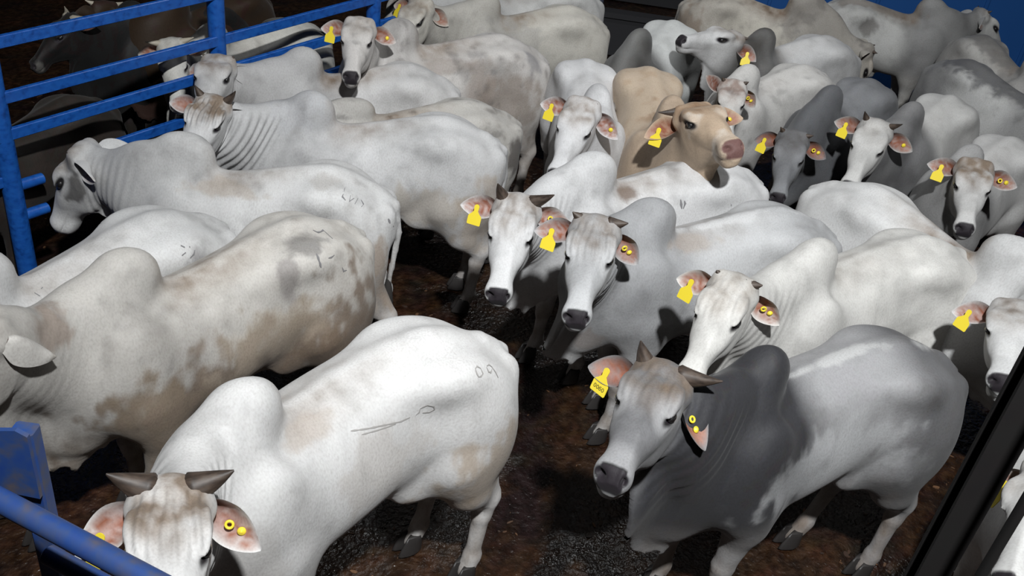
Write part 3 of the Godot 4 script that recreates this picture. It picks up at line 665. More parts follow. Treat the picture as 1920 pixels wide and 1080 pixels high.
class Pose:
	var size := 1.0
	var long := 1.0
	var girth := 1.0
	var hump := 1.0
	var head := 1.0
	var bend := 0.0
	var q0 := Quaternion.IDENTITY
	var q1 := Quaternion.IDENTITY
	var q2 := Quaternion.IDENTITY
	var step := [0.0, 0.0, 0.0, 0.0]        # how far forward each foot is set: left front, right front, left hind, right hind
	var folds := 0.0
	var wave := 0.0

func ss(a: float, b: float, x: float) -> float:
	var t := clampf((x - a) / (b - a), 0.0, 1.0)
	return t * t * (3.0 - 2.0 * t)

func turn(yaw: float, pitch: float, roll := 0.0) -> Quaternion:
	return Quaternion(Vector3.UP, yaw) * Quaternion(Vector3.BACK, pitch) * Quaternion(Vector3.RIGHT, roll)

func posed(p0: Vector3, P: Pose) -> Vector3:
	var p := p0
	p.z *= 1.0 + (P.girth - 1.0) * ss(1.05, 0.6, p.x)
	if p.y > 1.26 and p.x > 0.0 and p.x < 0.75:
		var k := ss(0.02, 0.2, p.x) * ss(0.74, 0.5, p.x) * ss(1.26, 1.36, p.y)
		p.y += (p.y - 1.28) * (P.hump - 1.0) * k
		p.z *= 1.0 + (P.hump - 1.0) * 0.6 * k
	if p.y < 0.85 and absf(p.z) > 0.02:
		var f := 0 if p.x > 0.0 else 2
		var near := ss(0.32, 0.16, absf(p.x - (0.33 if f == 0 else -0.66)))
		var st: float = P.step[f + (1 if p.z > 0 else 0)]
		p.x += st * near * ss(0.02, 0.09, absf(p.z)) * clampf((0.85 - p.y) / 0.8, 0.0, 1.0) * ss(0.85, 0.62, p.y)
	if p.x > 0.10:
		var lap := ss(0.06, 0.0, absf(p.z)) * ss(0.05, 0.25, (0.62 + (p.x - 0.4) * 0.75 + 0.22) - p.y)
		if lap > 0.0 and P.wave > 0.0:
			p.z += P.wave * lap * sin(p.x * 19.0 + p.y * 9.0 + P.wave * 300.0)
		var w := ss(-0.06, 0.36, (p - J0).dot(N0))
		if w > 0.0:
			var w2 := ss(-0.15, 0.06, (p - J2).dot(N2))
			if w2 > 0.0:
				p = J2 + Quaternion.IDENTITY.slerp(P.q2, w2) * ((p - J2) * (1.0 + (P.head - 1.0) * w2))
			var w1 := ss(-0.18, 0.20, (p0 - J1).dot(N1))
			if w1 > 0.0:
				p = J1 + Quaternion.IDENTITY.slerp(P.q1, w1) * (p - J1)
			p = J0 + Quaternion.IDENTITY.slerp(P.q0, w) * (p - J0)
	if P.bend != 0.0:
		var a := P.bend * ss(0.35, -0.75, p0.x)
		p = Vector3(0.2, 0, 0) + Basis(Vector3.UP, a) * (p - Vector3(0.2, 0, 0))
	return Vector3(p.x * P.long, p.y, p.z) * P.size

func on_head(q: Vector3, P: Pose) -> Vector3:      # the head turns as one piece
	var p := J2 + P.q2 * ((from_head(q) - J2) * P.head)
	p = J0 + P.q0 * (J1 + P.q1 * (p - J1) - J0)
	return Vector3(p.x * P.long, p.y, p.z) * P.size

func head_turn(P: Pose) -> Basis:                  # columns: u, v, z of the head
	var b := Basis(Vector3(hc, -hs, 0), Vector3(hs, hc, 0), Vector3(0, 0, 1))
	return Basis(P.q0 * P.q1 * P.q2) * b

# --- what is where on the animal, worked out once for each shell
class Map:
	var a := PackedColorArray()      # hump and neck, rump and thigh, underside, legs
	var b := PackedColorArray()      # nose pad, dark round the eye, forehead, pale round the nose and eye
	var c := PackedFloat32Array()    # dark of the spine behind the hump

func chart(s: Shell) -> Map:
	var m := Map.new()
	for p in s.v:
		var z := absf(p.z)
		var g := ss(0.0, 0.22, p.x) * ss(1.10, 0.92, p.x) * ss(0.50, 0.85, p.y)
		var r := ss(-0.28, -0.55, p.x) * ss(0.5, 0.75, p.y)
		var low := ss(0.86, 0.62, p.y)
		var leg := ss(0.60, 0.34, p.y) * ss(0.05, 0.09, z)
		m.a.append(Color(g, r, low, leg))
		m.c.append(ss(0.21, 0.05, z) * (0.55 + 0.45 * ss(0.0, 0.03, z)) * ss(1.12, 1.24, p.y) * ss(0.28, 0.16, p.x) * ss(-0.55, 0.10, p.x))
		if p.x > 0.9:
			var q := to_head(p)
			var nose := ss(0.464, 0.474, q.x + (q.y + 0.05) * 0.10) * ss(-0.108, -0.096, q.y) * ss(0.050, 0.043, absf(q.z))
			nose = maxf(nose, ss(1.35, 0.9, (Vector3(q.x - 0.49, q.y + 0.055, absf(q.z) - 0.040) / Vector3(0.028, 0.018, 0.020)).length()))
			var e := Vector3(q.x - 0.188, q.y + 0.020, absf(q.z) - 0.102)
			var eye := ss(1.35, 0.75, (e / Vector3(0.050, 0.020, 0.05)).length())
			var fore := ss(0.30, 0.12, q.x) * ss(-0.06, 0.0, q.y) * ss(-0.08, -0.02, q.x)
			var pale := maxf(ss(0.36, 0.43, q.x), ss(2.4, 1.3, (e / Vector3(0.046, 0.028, 0.06)).length()))
			m.b.append(Color(nose, eye, fore, pale))
		else:
			m.b.append(Color(0, 0, 0, 0))
	return m

class Coat:
	var patches := []          # [centre, radii, colour, strength]
	var white := Color(0.64, 0.62, 0.58)
	var grey := Color(0.10, 0.10, 0.105)
	var brown := Color(0.20, 0.145, 0.10)
	var hump := 0.25          # how grey the hump, neck and shoulder are
	var rump := 0.12
	var head := 0.0
	var face := 0.2
	var soil := 0.4           # brown dirt low down
	var spots := 0.2          # scattered dark smudges
	var spine := 0.6
	var nose := Color(0.020, 0.019, 0.021)
	var seed := Vector3.ZERO

var cloud := FastNoiseLite.new()
var speck := FastNoiseLite.new()

func tint(p: Vector3, a: Color, b: Color, spine: float, k: Coat) -> Color:
	var n1 := cloud.get_noise_3dv(p + k.seed)                    # broad
	var n2 := cloud.get_noise_3dv(Vector3(p.x * 5.0, p.y * 2.4, p.z * 5.0) + k.seed * 1.7)          # streaks that run down
	var n3 := speck.get_noise_3dv(p + k.seed)
	var grey := maxf(k.hump * a.r, k.rump * a.g) * (0.94 + 0.22 * n1)
	var c := k.white.lerp(k.grey, clampf(grey, 0.0, 1.0))
	if k.head > 0.0 and b.g + b.b + b.a + b.r >= 0.0 and p.x > 0.93:
		c = c.lerp(k.grey.lerp(k.white, 0.25), k.head * ss(0.93, 1.03, p.x) * (1.0 - b.a * 0.8) * (0.92 + 0.3 * n2))
	var br := k.soil * (a.b * (0.60 + n2 * 0.6 + n3 * 0.3) + 0.16 * maxf(n1 + n2 * 0.4 + n3 * 0.3, 0.0) + 0.06 + 0.22 * a.g * maxf(n2 + n3 * 0.5 + 0.2, 0.0))
	br = maxf(br, a.a * (0.45 + 0.5 * n2))
	br = maxf(br, spine * k.spine * (0.62 + 0.5 * n2 + 0.2 * n3))
	br = maxf(br, b.b * k.face * (0.85 + 1.0 * n2))
	c = c.lerp(k.brown, clampf(br, 0.0, 0.92))
	for h in k.patches:
		var r: float = ((p - h[0]) / h[1]).length()
		if r < 1.6:
			c = c.lerp(h[2], h[3] * ss(1.22, 0.70, r + n2 * 0.6 + n3 * 0.35))
	c *= 1.0 - 0.16 * ss(-0.05, 0.45, n1 * 0.8 + n3 * 0.35) - 0.07 * ss(0.0, 0.5, n2)
	var sp := k.spots * ss(0.20, 0.50, n3 + n1 * 0.3 - 0.04) * (1.0 - b.a)
	c = c.lerp(Color(0.045, 0.042, 0.043), clampf(sp, 0.0, 0.75))
	c = c.lerp(k.white * 0.97, b.a * 0.75)
	c = c.lerp(k.nose, clampf(b.r, 0.0, 1.0))
	c = c.lerp(Color(0.012, 0.011, 0.012), clampf(b.g, 0.0, 1.0))
	c.a = 1.0
	return c

func ear_grid(side: float, droop: float, swing: float, twist: float, P: Pose, k: Coat, v: PackedVector3Array, col: PackedColorArray, t: PackedInt32Array) -> Transform3D:
	# a leaf-shaped cup; returns where a tag would hang: y along the ear, z out of its opening
	var e := Vector3(-sin(swing), -sin(droop), side * cos(droop) * cos(swing)).normalized()
	var f := Vector3(0.72, 0.69, 0.0)
	f = (f - e * f.dot(e)).normalized()
	f = f.rotated(e, twist * side)
	var g := f.cross(e) * side                       # towards the upper edge
	var at := Vector3(0.028, -0.058, side * 0.100)
	var long := 0.188
	var first := v.size()
	var rows := 15
	var cols := 9
	for i in rows:
		var s := i / float(rows - 1)
		var w := 0.052 * pow(sin(PI * pow(lerpf(0.09, 1.0, s), 0.88)), 0.80) + 0.003
		var deep := lerpf(1.35, 0.42, ss(0.0, 0.8, s))
		for both in 2:
			for j in cols:
				var a := (j / float(cols - 1)) * 2.0 - 1.0
				if both == 1:
					a = -a
				var back := (1.0 - a * a) * w * deep + (0.007 * (1.0 - a * a * 0.9) if both == 1 else 0.0)
				var q := at + e * (s * long) + g * (a * w + 0.012 * s * s) - f * back
				q += f * 0.02 * ss(0.0, 0.3, s)
				v.append(on_head(q, P))
				var c := k.white.lerp(k.grey, k.hump * 0.4)
				if both == 0:
					var inner := ss(1.0, 0.62, absf(a)) * ss(1.0, 0.80, s)
					var n := cloud.get_noise_3dv(Vector3(s * 9.0, a * 2.5, side) + k.seed)
					c = c.lerp(Color(0.24, 0.080, 0.042).lerp(Color(0.38, 0.205, 0.155), ss(0.35, 0.95, s)), inner * clampf(0.8 + 0.7 * n, 0.0, 1.0))
					c = c.lerp(Color(0.035, 0.02, 0.016), ss(0.32, 0.0, s) * ss(1.0, 0.3, absf(a)) * 0.9)
				elif s > 0.9:
					c = c.lerp(k.brown, 0.3)
				col.append(c)
	var ring := cols * 2
	for i in rows - 1:
		for j in ring:
			var a := first + i * ring + j
			var b := first + i * ring + (j + 1) % ring
			if side > 0:
				t.append_array([a, b, a + ring, b, b + ring, a + ring])
			else:
				t.append_array([a, a + ring, b, b, a + ring, b + ring])
	for j in range(1, cols):
		var last := first + (rows - 1) * ring
		if side > 0:
			t.append_array([last + j - 1, last + j, last + ring - 1 - j, last + j - 1, last + ring - 1 - j, last + ring - j])
		else:
			t.append_array([last + j - 1, last + ring - 1 - j, last + j, last + j - 1, last + ring - j, last + ring - 1 - j])
	var b := head_turn(P)
	var spot := on_head(at + e * long * 0.50 - f * 0.004 + g * 0.004, P)
	return Transform3D(Basis(b * e, b * g, b * f), spot)

func normals(v: PackedVector3Array, t: PackedInt32Array) -> PackedVector3Array:
	var n := PackedVector3Array()
	n.resize(v.size())
	for i in range(0, t.size(), 3):
		var a := t[i]
		var b := t[i + 1]
		var c := t[i + 2]
		var x := (v[c] - v[a]).cross(v[b] - v[a])
		n[a] += x
		n[b] += x
		n[c] += x
	for i in n.size():
		n[i] = n[i].normalized()
	return n

func as_mesh(v: PackedVector3Array, t: PackedInt32Array, col = null, uv = null) -> ArrayMesh:
	var arr := []
	arr.resize(Mesh.ARRAY_MAX)
	arr[Mesh.ARRAY_VERTEX] = v
	arr[Mesh.ARRAY_NORMAL] = normals(v, t)
	if col != null:
		arr[Mesh.ARRAY_COLOR] = col
	if uv != null:
		arr[Mesh.ARRAY_TEX_UV] = uv
	arr[Mesh.ARRAY_INDEX] = t
	var m := ArrayMesh.new()
	m.add_surface_from_arrays(Mesh.PRIMITIVE_TRIANGLES, arr)
	return m

func lathe(rows: Array, around: int, bow := Vector2.ZERO) -> ArrayMesh:
	# rows: [height, radius x, radius z, shift x]; closed at both ends
	var v := PackedVector3Array()
	var t := PackedInt32Array()
	for r in rows:
		for j in around:
			var a := TAU * j / around
			v.append(Vector3(cos(a) * r[1] + r[3], r[0], sin(a) * r[2]))
	for i in rows.size() - 1:
		for j in around:
			var a := i * around + j
			var b := i * around + (j + 1) % around
			t.append_array([a, b, a + around, b, b + around, a + around])
	for e in [0, rows.size() - 1]:
		var mid := v.size()
		v.append(Vector3(rows[e][3], rows[e][0], 0))
		for j in around:
			var a: int = e * around + j
			var b: int = e * around + (j + 1) % around
			if e == 0:
				t.append_array([mid, b, a])
			else:
				t.append_array([mid, a, b])
	return as_mesh(v, t)

# ---------------------------------------------------------------- zebu anatomy as one distance field
# x runs forward, y up, z to the animal's right; metres; the field is symmetric in z.
const HEAD_AT := Vector2(1.02, 1.42)          # poll
const HEAD_BIG := 1.15
const HEAD_WIDE := 1.02
const HEAD_DIP := 0.66                         # the face points this many radians below level
var hc := cos(HEAD_DIP)
var hs := sin(HEAD_DIP)
var trunk_t: PackedFloat32Array
var neck_t: PackedFloat32Array
var head_t: PackedFloat32Array
var lap_t: PackedFloat32Array

func resample(rows: Array, from: float, to: float, step: float) -> PackedFloat32Array:
	# rows: [x, a, b, c]; Catmull-Rom through them, three values per sample
	var out := PackedFloat32Array()
	var n := int(round((to - from) / step)) + 1
	for i in n:
		var x := from + i * step
		var k := 0
		while k < rows.size() - 2 and rows[k + 1][0] < x:
			k += 1
		var a: Array = rows[maxi(k - 1, 0)]
		var b: Array = rows[k]
		var c: Array = rows[k + 1]
		var e: Array = rows[mini(k + 2, rows.size() - 1)]
		var t: float = clampf((x - b[0]) / (c[0] - b[0]), 0.0, 1.0)
		for j in [1, 2, 3]:
			var w: float = c[0] - b[0]
			var m0: float = (c[j] - a[j]) / maxf(c[0] - a[0], 0.001) * w
			var m1: float = (e[j] - b[j]) / maxf(e[0] - b[0], 0.001) * w
			out.append((2 * t * t * t - 3 * t * t + 1) * b[j] + (t * t * t - 2 * t * t + t) * m0 + (-2 * t * t * t + 3 * t * t) * c[j] + (t * t * t - t * t) * m1)
	return out

func anatomy() -> void:
	trunk_t = resample([[-0.86, 1.10, 0.98, 0.10], [-0.80, 1.21, 0.88, 0.175], [-0.70, 1.305, 0.86, 0.230], [-0.55, 1.378, 0.83, 0.252], [-0.42, 1.392, 0.815, 0.252], [-0.25, 1.370, 0.760, 0.262], [-0.05, 1.325, 0.700, 0.278], [0.15, 1.29, 0.672, 0.280], [0.33, 1.29, 0.672, 0.252], [0.48, 1.28, 0.66, 0.215], [0.60, 1.20, 0.72, 0.165], [0.70, 1.08, 0.82, 0.08]], -0.86, 0.70, 0.01)
	neck_t = resample([[0.36, 1.34, 0.70, 0.215], [0.50, 1.345, 0.75, 0.20], [0.65, 1.355, 0.85, 0.172], [0.80, 1.38, 0.96, 0.138], [0.92, 1.405, 1.05, 0.112], [1.06, 1.40, 1.12, 0.092]], 0.36, 1.06, 0.01)
	head_t = resample([[0.0, -0.015, -0.15, 0.088], [0.06, 0.018, -0.19, 0.103], [0.12, 0.032, -0.215, 0.110], [0.18, 0.032, -0.222, 0.102], [0.25, 0.018, -0.205, 0.079], [0.32, 0.002, -0.178, 0.065], [0.38, -0.012, -0.155, 0.056], [0.43, -0.022, -0.143, 0.056], [0.475, -0.034, -0.132, 0.054], [0.505, -0.062, -0.112, 0.034]], 0.0, 0.505, 0.005)
	lap_t = resample([[0.30, 0.665, 0, 0], [0.42, 0.60, 0, 0], [0.54, 0.535, 0, 0], [0.64, 0.515, 0, 0], [0.74, 0.545, 0, 0], [0.84, 0.645, 0, 0], [0.94, 0.80, 0, 0], [1.04, 0.955, 0, 0], [1.12, 1.06, 0, 0]], 0.30, 1.12, 0.01)

func smin(a: float, b: float, k: float) -> float:
	var h := maxf(k - absf(a - b), 0.0) / k
	return minf(a, b) - h * h * k * 0.25

func smax(a: float, b: float, k: float) -> float:
	var h := maxf(k - absf(a - b), 0.0) / k
	return maxf(a, b) + h * h * k * 0.25

func cone(p: Vector3, a: Vector3, b: Vector3, ra: float, rb: float) -> float:
	var ba := b - a
	var t := clampf((p - a).dot(ba) / ba.length_squared(), 0.0, 1.0)
	return (p - a - ba * t).length() - lerpf(ra, rb, t)

func blob(p: Vector3, c: Vector3, r: Vector3) -> float:
	return (((p - c) / r).length() - 1.0) * minf(r.x, minf(r.y, r.z))

func tilted(p: Vector3, c: Vector3, r: Vector3, ca: float, sa: float) -> float:
	var q := p - c
	return ((Vector3((q.x * ca + q.y * sa) / r.x, (q.y * ca - q.x * sa) / r.y, q.z / r.z)).length() - 1.0) * minf(r.x, minf(r.y, r.z))

func section(tab: PackedFloat32Array, from: float, step: float, x: float, y: float, z: float, lean: float, power: float) -> float:
	var n := tab.size() / 3 - 1
	var f := clampf((x - from) / step, 0.0, n - 0.001)
	var i := int(f)
	f -= i
	i *= 3
	var top := lerpf(tab[i], tab[i + 3], f)
	var bot := lerpf(tab[i + 1], tab[i + 4], f)
	var hw := lerpf(tab[i + 2], tab[i + 5], f)
	var hy := (top - bot) * 0.5
	var t := (y - (top + bot) * 0.5) / hy
	var s := z / (hw * (1.0 - lean * clampf(t, -1.0, 1.0)))
	var d: float = (pow(pow(absf(t), power) + pow(absf(s), power), 1.0 / power) - 1.0) * minf(hy, hw)
	var over := maxf(maxf(from - x, x - from - n * step), 0.0)
	return d if over == 0.0 else sqrt(over * over + maxf(d, 0.0) ** 2)

func to_head(p: Vector3) -> Vector3:      # u along the face, v out of the forehead, z
	var x := (p.x - HEAD_AT.x) / HEAD_BIG
	var y := (p.y - HEAD_AT.y) / HEAD_BIG
	return Vector3(x * hc - y * hs, x * hs + y * hc, p.z / HEAD_WIDE)

func from_head(q: Vector3) -> Vector3:
	return Vector3(HEAD_AT.x + (q.x * hc + q.y * hs) * HEAD_BIG, HEAD_AT.y + (q.y * hc - q.x * hs) * HEAD_BIG, q.z * HEAD_WIDE)

func sd_head(q: Vector3) -> float:
	var d := section(head_t, 0.0, 0.005, q.x, q.y, q.z, -0.16, 2.5)
	d = smin(d, blob(q, Vector3(0.005, -0.02, 0), Vector3(0.05, 0.045, 0.082)), 0.04)
	d = smin(d, blob(q, Vector3(0.17, -0.15, 0.058), Vector3(0.10, 0.075, 0.036)), 0.04)     # cheek
	d = smin(d, blob(q, Vector3(0.142, 0.010, 0.088), Vector3(0.05, 0.022, 0.026)), 0.035)    # brow
	d = smin(d, blob(q, Vector3(0.235, -0.058, 0.070), Vector3(0.05, 0.020, 0.016)), 0.04)    # cheekbone below the eye
	d = smin(d, blob(q, Vector3(0.460, -0.076, 0.020), Vector3(0.040, 0.044, 0.042)), 0.03)  # muzzle
	d = smin(d, blob(q, Vector3(0.44, -0.135, 0), Vector3(0.055, 0.024, 0.044)), 0.025)       # chin
	d = smin(d, blob(q, Vector3(0.03, -0.055, 0.098), Vector3(0.034, 0.034, 0.030)), 0.03)    # ear root
	d = smin(d, blob(q, Vector3(-0.002, -0.015, 0.076), Vector3(0.030, 0.030, 0.030)), 0.03)  # horn root
	d = smax(d, -blob(q, Vector3(0.188, -0.020, 0.108), Vector3(0.036, 0.018, 0.020)), 0.02)  # eye socket
	d = smin(d, blob(q, Vector3(0.182, -0.001, 0.097), Vector3(0.036, 0.008, 0.012)), 0.012)  # upper lid
	d = smin(d, blob(q, Vector3(0.196, -0.041, 0.094), Vector3(0.030, 0.007, 0.011)), 0.012)
	d = smax(d, -blob(q, Vector3(0.496, -0.055, 0.040), Vector3(0.022, 0.013, 0.014)), 0.012) # nostril
	d = smax(d, -blob(q, Vector3(0.44, -0.108, 0.062), Vector3(0.075, 0.0045, 0.016)), 0.008) # mouth
	return d

func sd(p0: Vector3) -> float:
	var p := Vector3(p0.x, p0.y, absf(p0.z))
	var d := section(trunk_t, -0.86, 0.01, p.x, p.y, p.z, 0.13, 2.25)
	# the spine stands up a little along the loin
	if p.y > 1.0 and p.x < 0.3:
		d = smin(d, minf(cone(p, Vector3(-0.78, 1.215, 0), Vector3(-0.46, 1.362, 0), 0.03, 0.035), cone(p, Vector3(-0.46, 1.362, 0), Vector3(0.15, 1.27, 0), 0.035, 0.03)), 0.07)
	if p.x > 0.0:
		d = smin(d, section(neck_t, 0.36, 0.01, p.x, p.y, p.z, 0.10, 2.1), 0.09)
		# hump: a long base that runs up the neck and a lobe that leans back over the withers
		d = smin(d, tilted(p, Vector3(0.47, 1.30, 0), Vector3(0.24, 0.145, 0.125), 0.97, 0.0), 0.09)
		d = smin(d, tilted(p, Vector3(0.355, 1.378, 0), Vector3(0.165, 0.150, 0.108), 0.94, -0.34), 0.035)
		d = smin(d, blob(p, Vector3(0.37, 0.99, 0.20), Vector3(0.17, 0.28, 0.088)), 0.055)
		d = smin(d, blob(p, Vector3(0.30, 0.80, 0.19), Vector3(0.13, 0.13, 0.08)), 0.05)
		d = smin(d, blob(p, Vector3(0.60, 0.745, 0.0), Vector3(0.15, 0.165, 0.11)), 0.08)      # brisket
		if p.x > 0.25 and p.x < 1.2 and p.y < 1.3:
			var n := lap_t.size() / 3 - 1
			var f := clampf((p.x - 0.30) / 0.01, 0.0, n - 0.001)
			var i := int(f)
			var low := lerpf(lap_t[i * 3], lap_t[i * 3 + 3], f - i) + 0.020 * sin(p.x * 47.0) + 0.012 * sin(p.x * 83.0 + 1.0)
			var up := p.y - low
			var th := 0.011 + 0.05 * clampf(up / 0.5, 0.0, 1.0)
			var flat := Vector2(maxf(0.02 - up, 0.0), p.z).length() - th
			flat = maxf(flat, maxf(maxf(0.30 - p.x, p.x - 1.12), p.y - 1.22))
			d = smin(d, flat, 0.05)
		if p.y < 1.05:
			d = smin(d, cone(p, Vector3(0.36, 0.86, 0.185), Vector3(0.315, 0.69, 0.175), 0.115, 0.092), 0.07)
			d = smin(d, cone(p, Vector3(0.315, 0.69, 0.175), Vector3(0.345, 0.43, 0.162), 0.088, 0.054), 0.05)
			d = smin(d, cone(p, Vector3(0.348, 0.40, 0.160), Vector3(0.345, 0.36, 0.158), 0.055, 0.050), 0.03)
			d = smin(d, cone(p, Vector3(0.342, 0.36, 0.158), Vector3(0.335, 0.15, 0.155), 0.042, 0.035), 0.03)
			d = smin(d, cone(p, Vector3(0.335, 0.13, 0.155), Vector3(0.365, 0.05, 0.155), 0.044, 0.042), 0.03)
	else:
		d = smin(d, blob(p, Vector3(-0.43, 1.275, 0.195), Vector3(0.13, 0.075, 0.075)), 0.10)  # hip
		d = smin(d, blob(p, Vector3(-0.80, 1.15, 0.10), Vector3(0.06, 0.08, 0.06)), 0.08)     # pin
		d = smin(d, tilted(p, Vector3(-0.60, 0.96, 0.165), Vector3(0.225, 0.35, 0.135), 0.98, -0.17), 0.05)
		d = smax(d, -blob(p, Vector3(-0.28, 1.00, 0.40), Vector3(0.12, 0.20, 0.10)), 0.12)    # flank
		d = smax(d, -blob(p, Vector3(-0.20, 1.19, 0.335), Vector3(0.12, 0.085, 0.058)), 0.13)  # hollow before the hip
		d = smin(d, blob(p, Vector3(-0.36, 0.76, 0.16), Vector3(0.13, 0.10, 0.05)), 0.07)    # flank fold
		d = smin(d, blob(p, Vector3(-0.10, 0.675, 0.0), Vector3(0.17, 0.085, 0.045)), 0.08)    # sheath
		if p.y < 1.05:
			d = smin(d, cone(p, Vector3(-0.52, 0.84, 0.175), Vector3(-0.62, 0.62, 0.165), 0.135, 0.085), 0.07)
			d = smin(d, cone(p, Vector3(-0.62, 0.62, 0.165), Vector3(-0.745, 0.49, 0.155), 0.085, 0.055), 0.05)
			d = smin(d, cone(p, Vector3(-0.70, 0.74, 0.14), Vector3(-0.785, 0.52, 0.155), 0.06, 0.030), 0.05)  # tendon to the hock
			d = smin(d, cone(p, Vector3(-0.760, 0.49, 0.155), Vector3(-0.735, 0.40, 0.155), 0.054, 0.045), 0.03)
			d = smin(d, cone(p, Vector3(-0.735, 0.40, 0.155), Vector3(-0.715, 0.15, 0.155), 0.043, 0.036), 0.03)
			d = smin(d, cone(p, Vector3(-0.715, 0.13, 0.155), Vector3(-0.685, 0.05, 0.155), 0.045, 0.042), 0.03)
		if p.x < -0.6:
			d = smin(d, cone(p, Vector3(-0.72, 1.26, 0), Vector3(-0.84, 1.18, 0), 0.05, 0.034), 0.04)
			d = smin(d, cone(p, Vector3(-0.84, 1.18, 0), Vector3(-0.878, 1.00, 0), 0.034, 0.024), 0.03)
			d = minf(d, cone(p, Vector3(-0.878, 1.00, 0), Vector3(-0.835, 0.60, 0), 0.024, 0.016))
	if p.x > 0.8:
		d = smin(d, sd_head(to_head(p)) * HEAD_BIG, 0.05)
	return d

# zone: 0 trunk and legs, 1 neck, 2 head; planes at which they meet
func zone_a(p: Vector3) -> float:
	return (p.x - 0.52) * 0.92 + (p.y - 1.10) * 0.39
func zone_b(p: Vector3) -> float:
	return p.x - 0.955

class Shell:
	var v := PackedVector3Array()
	var t := PackedInt32Array()

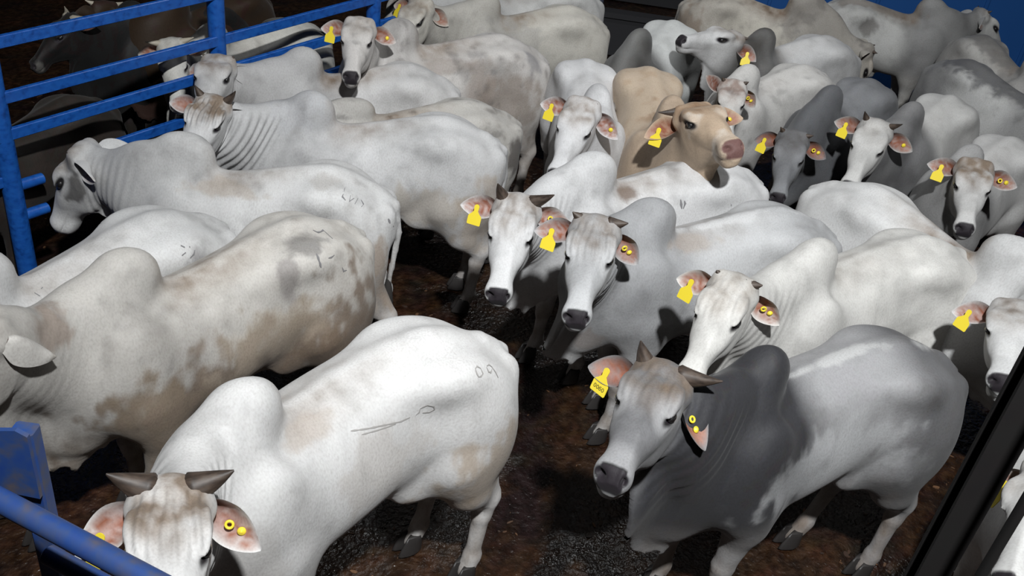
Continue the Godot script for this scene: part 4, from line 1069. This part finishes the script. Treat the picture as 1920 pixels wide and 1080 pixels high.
func shell_zone(out: Shell, lo: Vector3, hi: Vector3, h: float, zone: int) -> void:
	var nx := int(ceil((hi.x - lo.x) / h / 8.0)) * 8 + 1
	var ny := int(ceil((hi.y - lo.y) / h / 8.0)) * 8 + 1
	var nz := int(ceil(hi.z / h / 8.0)) * 8 + 1
	var f := PackedFloat32Array()
	f.resize(nx * ny * nz)
	f.fill(99.0)
	var cell := PackedInt32Array()
	cell.resize(nx * ny * nz)
	cell.fill(-1)
	var sx := ny * nz
	var sy := nz
	var found := PackedInt32Array()
	var reach := h * 8.0 * 0.87 * 1.15
	for bx in range(0, nx - 1, 8):
		for by in range(0, ny - 1, 8):
			for bz in range(0, nz - 1, 8):
				var mid := lo + Vector3(bx + 4, by + 4, 0) * h
				mid.z = (bz + 4) * h
				if zone == 0 and zone_a(mid) > h * 12:
					continue
				if zone == 1 and (zone_a(mid) < -h * 12 or zone_b(mid) > h * 12):
					continue
				if zone == 2 and zone_b(mid) < -h * 12:
					continue
				if absf(sd(mid)) > reach:
					continue
				for x in range(bx, bx + 9):
					for y in range(by, by + 9):
						var at := x * sx + y * sy + bz
						for z in 9:
							if f[at + z] > 90.0:
								f[at + z] = sd(Vector3(lo.x + x * h, lo.y + y * h, (bz + z) * h))
				for x in range(bx, bx + 8):
					for y in range(by, by + 8):
						for z in range(bz, bz + 8):
							var at := x * sx + y * sy + z
							var a := f[at]
							var n := int(a < 0) + int(f[at + 1] < 0) + int(f[at + sy] < 0) + int(f[at + sy + 1] < 0) + int(f[at + sx] < 0) + int(f[at + sx + 1] < 0) + int(f[at + sx + sy] < 0) + int(f[at + sx + sy + 1] < 0)
							if n == 0 or n == 8:
								continue
							found.append(at)
	# one vertex in each crossed cell, and its mirror image
	var edges := [[0, sx], [sy, sx + sy], [1, sx + 1], [sy + 1, sx + sy + 1], [0, sy], [sx, sx + sy], [1, sy + 1], [sx + 1, sx + sy + 1], [0, 1], [sx, sx + 1], [sy, sy + 1], [sx + sy, sx + sy + 1]]
	var offs := {0: Vector3.ZERO, sx: Vector3(1, 0, 0), sy: Vector3(0, 1, 0), 1: Vector3(0, 0, 1), sx + sy: Vector3(1, 1, 0), sx + 1: Vector3(1, 0, 1), sy + 1: Vector3(0, 1, 1), sx + sy + 1: Vector3(1, 1, 1)}
	var ea := PackedInt32Array()
	var eb := PackedInt32Array()
	var oa := PackedVector3Array()
	var ob := PackedVector3Array()
	for e in edges:
		ea.append(e[0]); eb.append(e[1]); oa.append(offs[e[0]]); ob.append(offs[e[1]])
	for at in found:
		var sum := Vector3.ZERO
		var n := 0
		for e in 12:
			var a := f[at + ea[e]]
			var b := f[at + eb[e]]
			if (a < 0) != (b < 0):
				sum += oa[e].lerp(ob[e], a / (a - b))
				n += 1
		var x := at / sx
		var y := (at / sy) % ny
		var z := at % nz
		var p := Vector3(lo.x + x * h, lo.y + y * h, z * h) + sum / n * h
		var keep := true
		if zone == 0:
			keep = zone_a(p) < h * 1.0
		elif zone == 1:
			keep = zone_a(p) > -h * 1.0 and zone_b(p) < h * 1.0
		else:
			keep = zone_b(p) > -h * 1.0
		if keep:
			cell[at] = out.v.size()
			out.v.append(p)
			out.v.append(Vector3(p.x, p.y, -p.z))
	for at in found:
		var z := at % nz
		var inside := f[at] < 0
		for axis in 3:
			var st: int = [sx, sy, 1][axis]
			if inside == (f[at + st] < 0):
				continue
			var s1: int = [sy, 1, sx][axis]
			var s2: int = [1, sx, sy][axis]
			# quad: cells at, at - s1, at - s1 - s2, at - s2
			var q := [cell[at], 0, 0, 0]
			var crosses := z == 0 and axis != 2
			var k1 := at - s1
			var k2 := at - s1 - s2
			var k3 := at - s2
			if crosses:
				# the cells below z = 0 are the mirror images
				var other := s2 if s1 == 1 else s1
				var same := at - other
				if same < 0 or cell[at] < 0 or cell[same] < 0:
					continue
				if s1 == 1:
					q = [cell[at], cell[at] + 1, cell[same] + 1, cell[same]]
				else:
					q = [cell[at], cell[same], cell[same] + 1, cell[at] + 1]
			else:
				if k2 < 0:
					continue
				q = [cell[at], cell[k1], cell[k2], cell[k3]]
				if q[0] < 0 or q[1] < 0 or q[2] < 0 or q[3] < 0:
					continue
			if inside:
				q = [q[3], q[2], q[1], q[0]]
			out.t.append_array([q[0], q[1], q[2], q[0], q[2], q[3]])
			if not crosses:
				out.t.append_array([q[2] ^ 1, q[1] ^ 1, q[0] ^ 1, q[3] ^ 1, q[2] ^ 1, q[0] ^ 1])

func make_shell(hb: float, hn: float, hh: float) -> Array:
	var parts := [Shell.new(), Shell.new(), Shell.new()]
	var job := func(i: int) -> void:
		if i == 0:
			shell_zone(parts[0], Vector3(-1.0, 0.0, 0), Vector3(0.95, 1.60, 0.42), hb, 0)
		elif i == 1:
			shell_zone(parts[1], Vector3(0.22, 0.44, 0), Vector3(1.05, 1.60, 0.30), hn, 1)
		else:
			shell_zone(parts[2], Vector3(0.90, 0.80, 0), Vector3(1.56, 1.56, 0.19), hh, 2)
	var g := WorkerThreadPool.add_group_task(job, 3)
	WorkerThreadPool.wait_for_group_task_completion(g)
	return parts
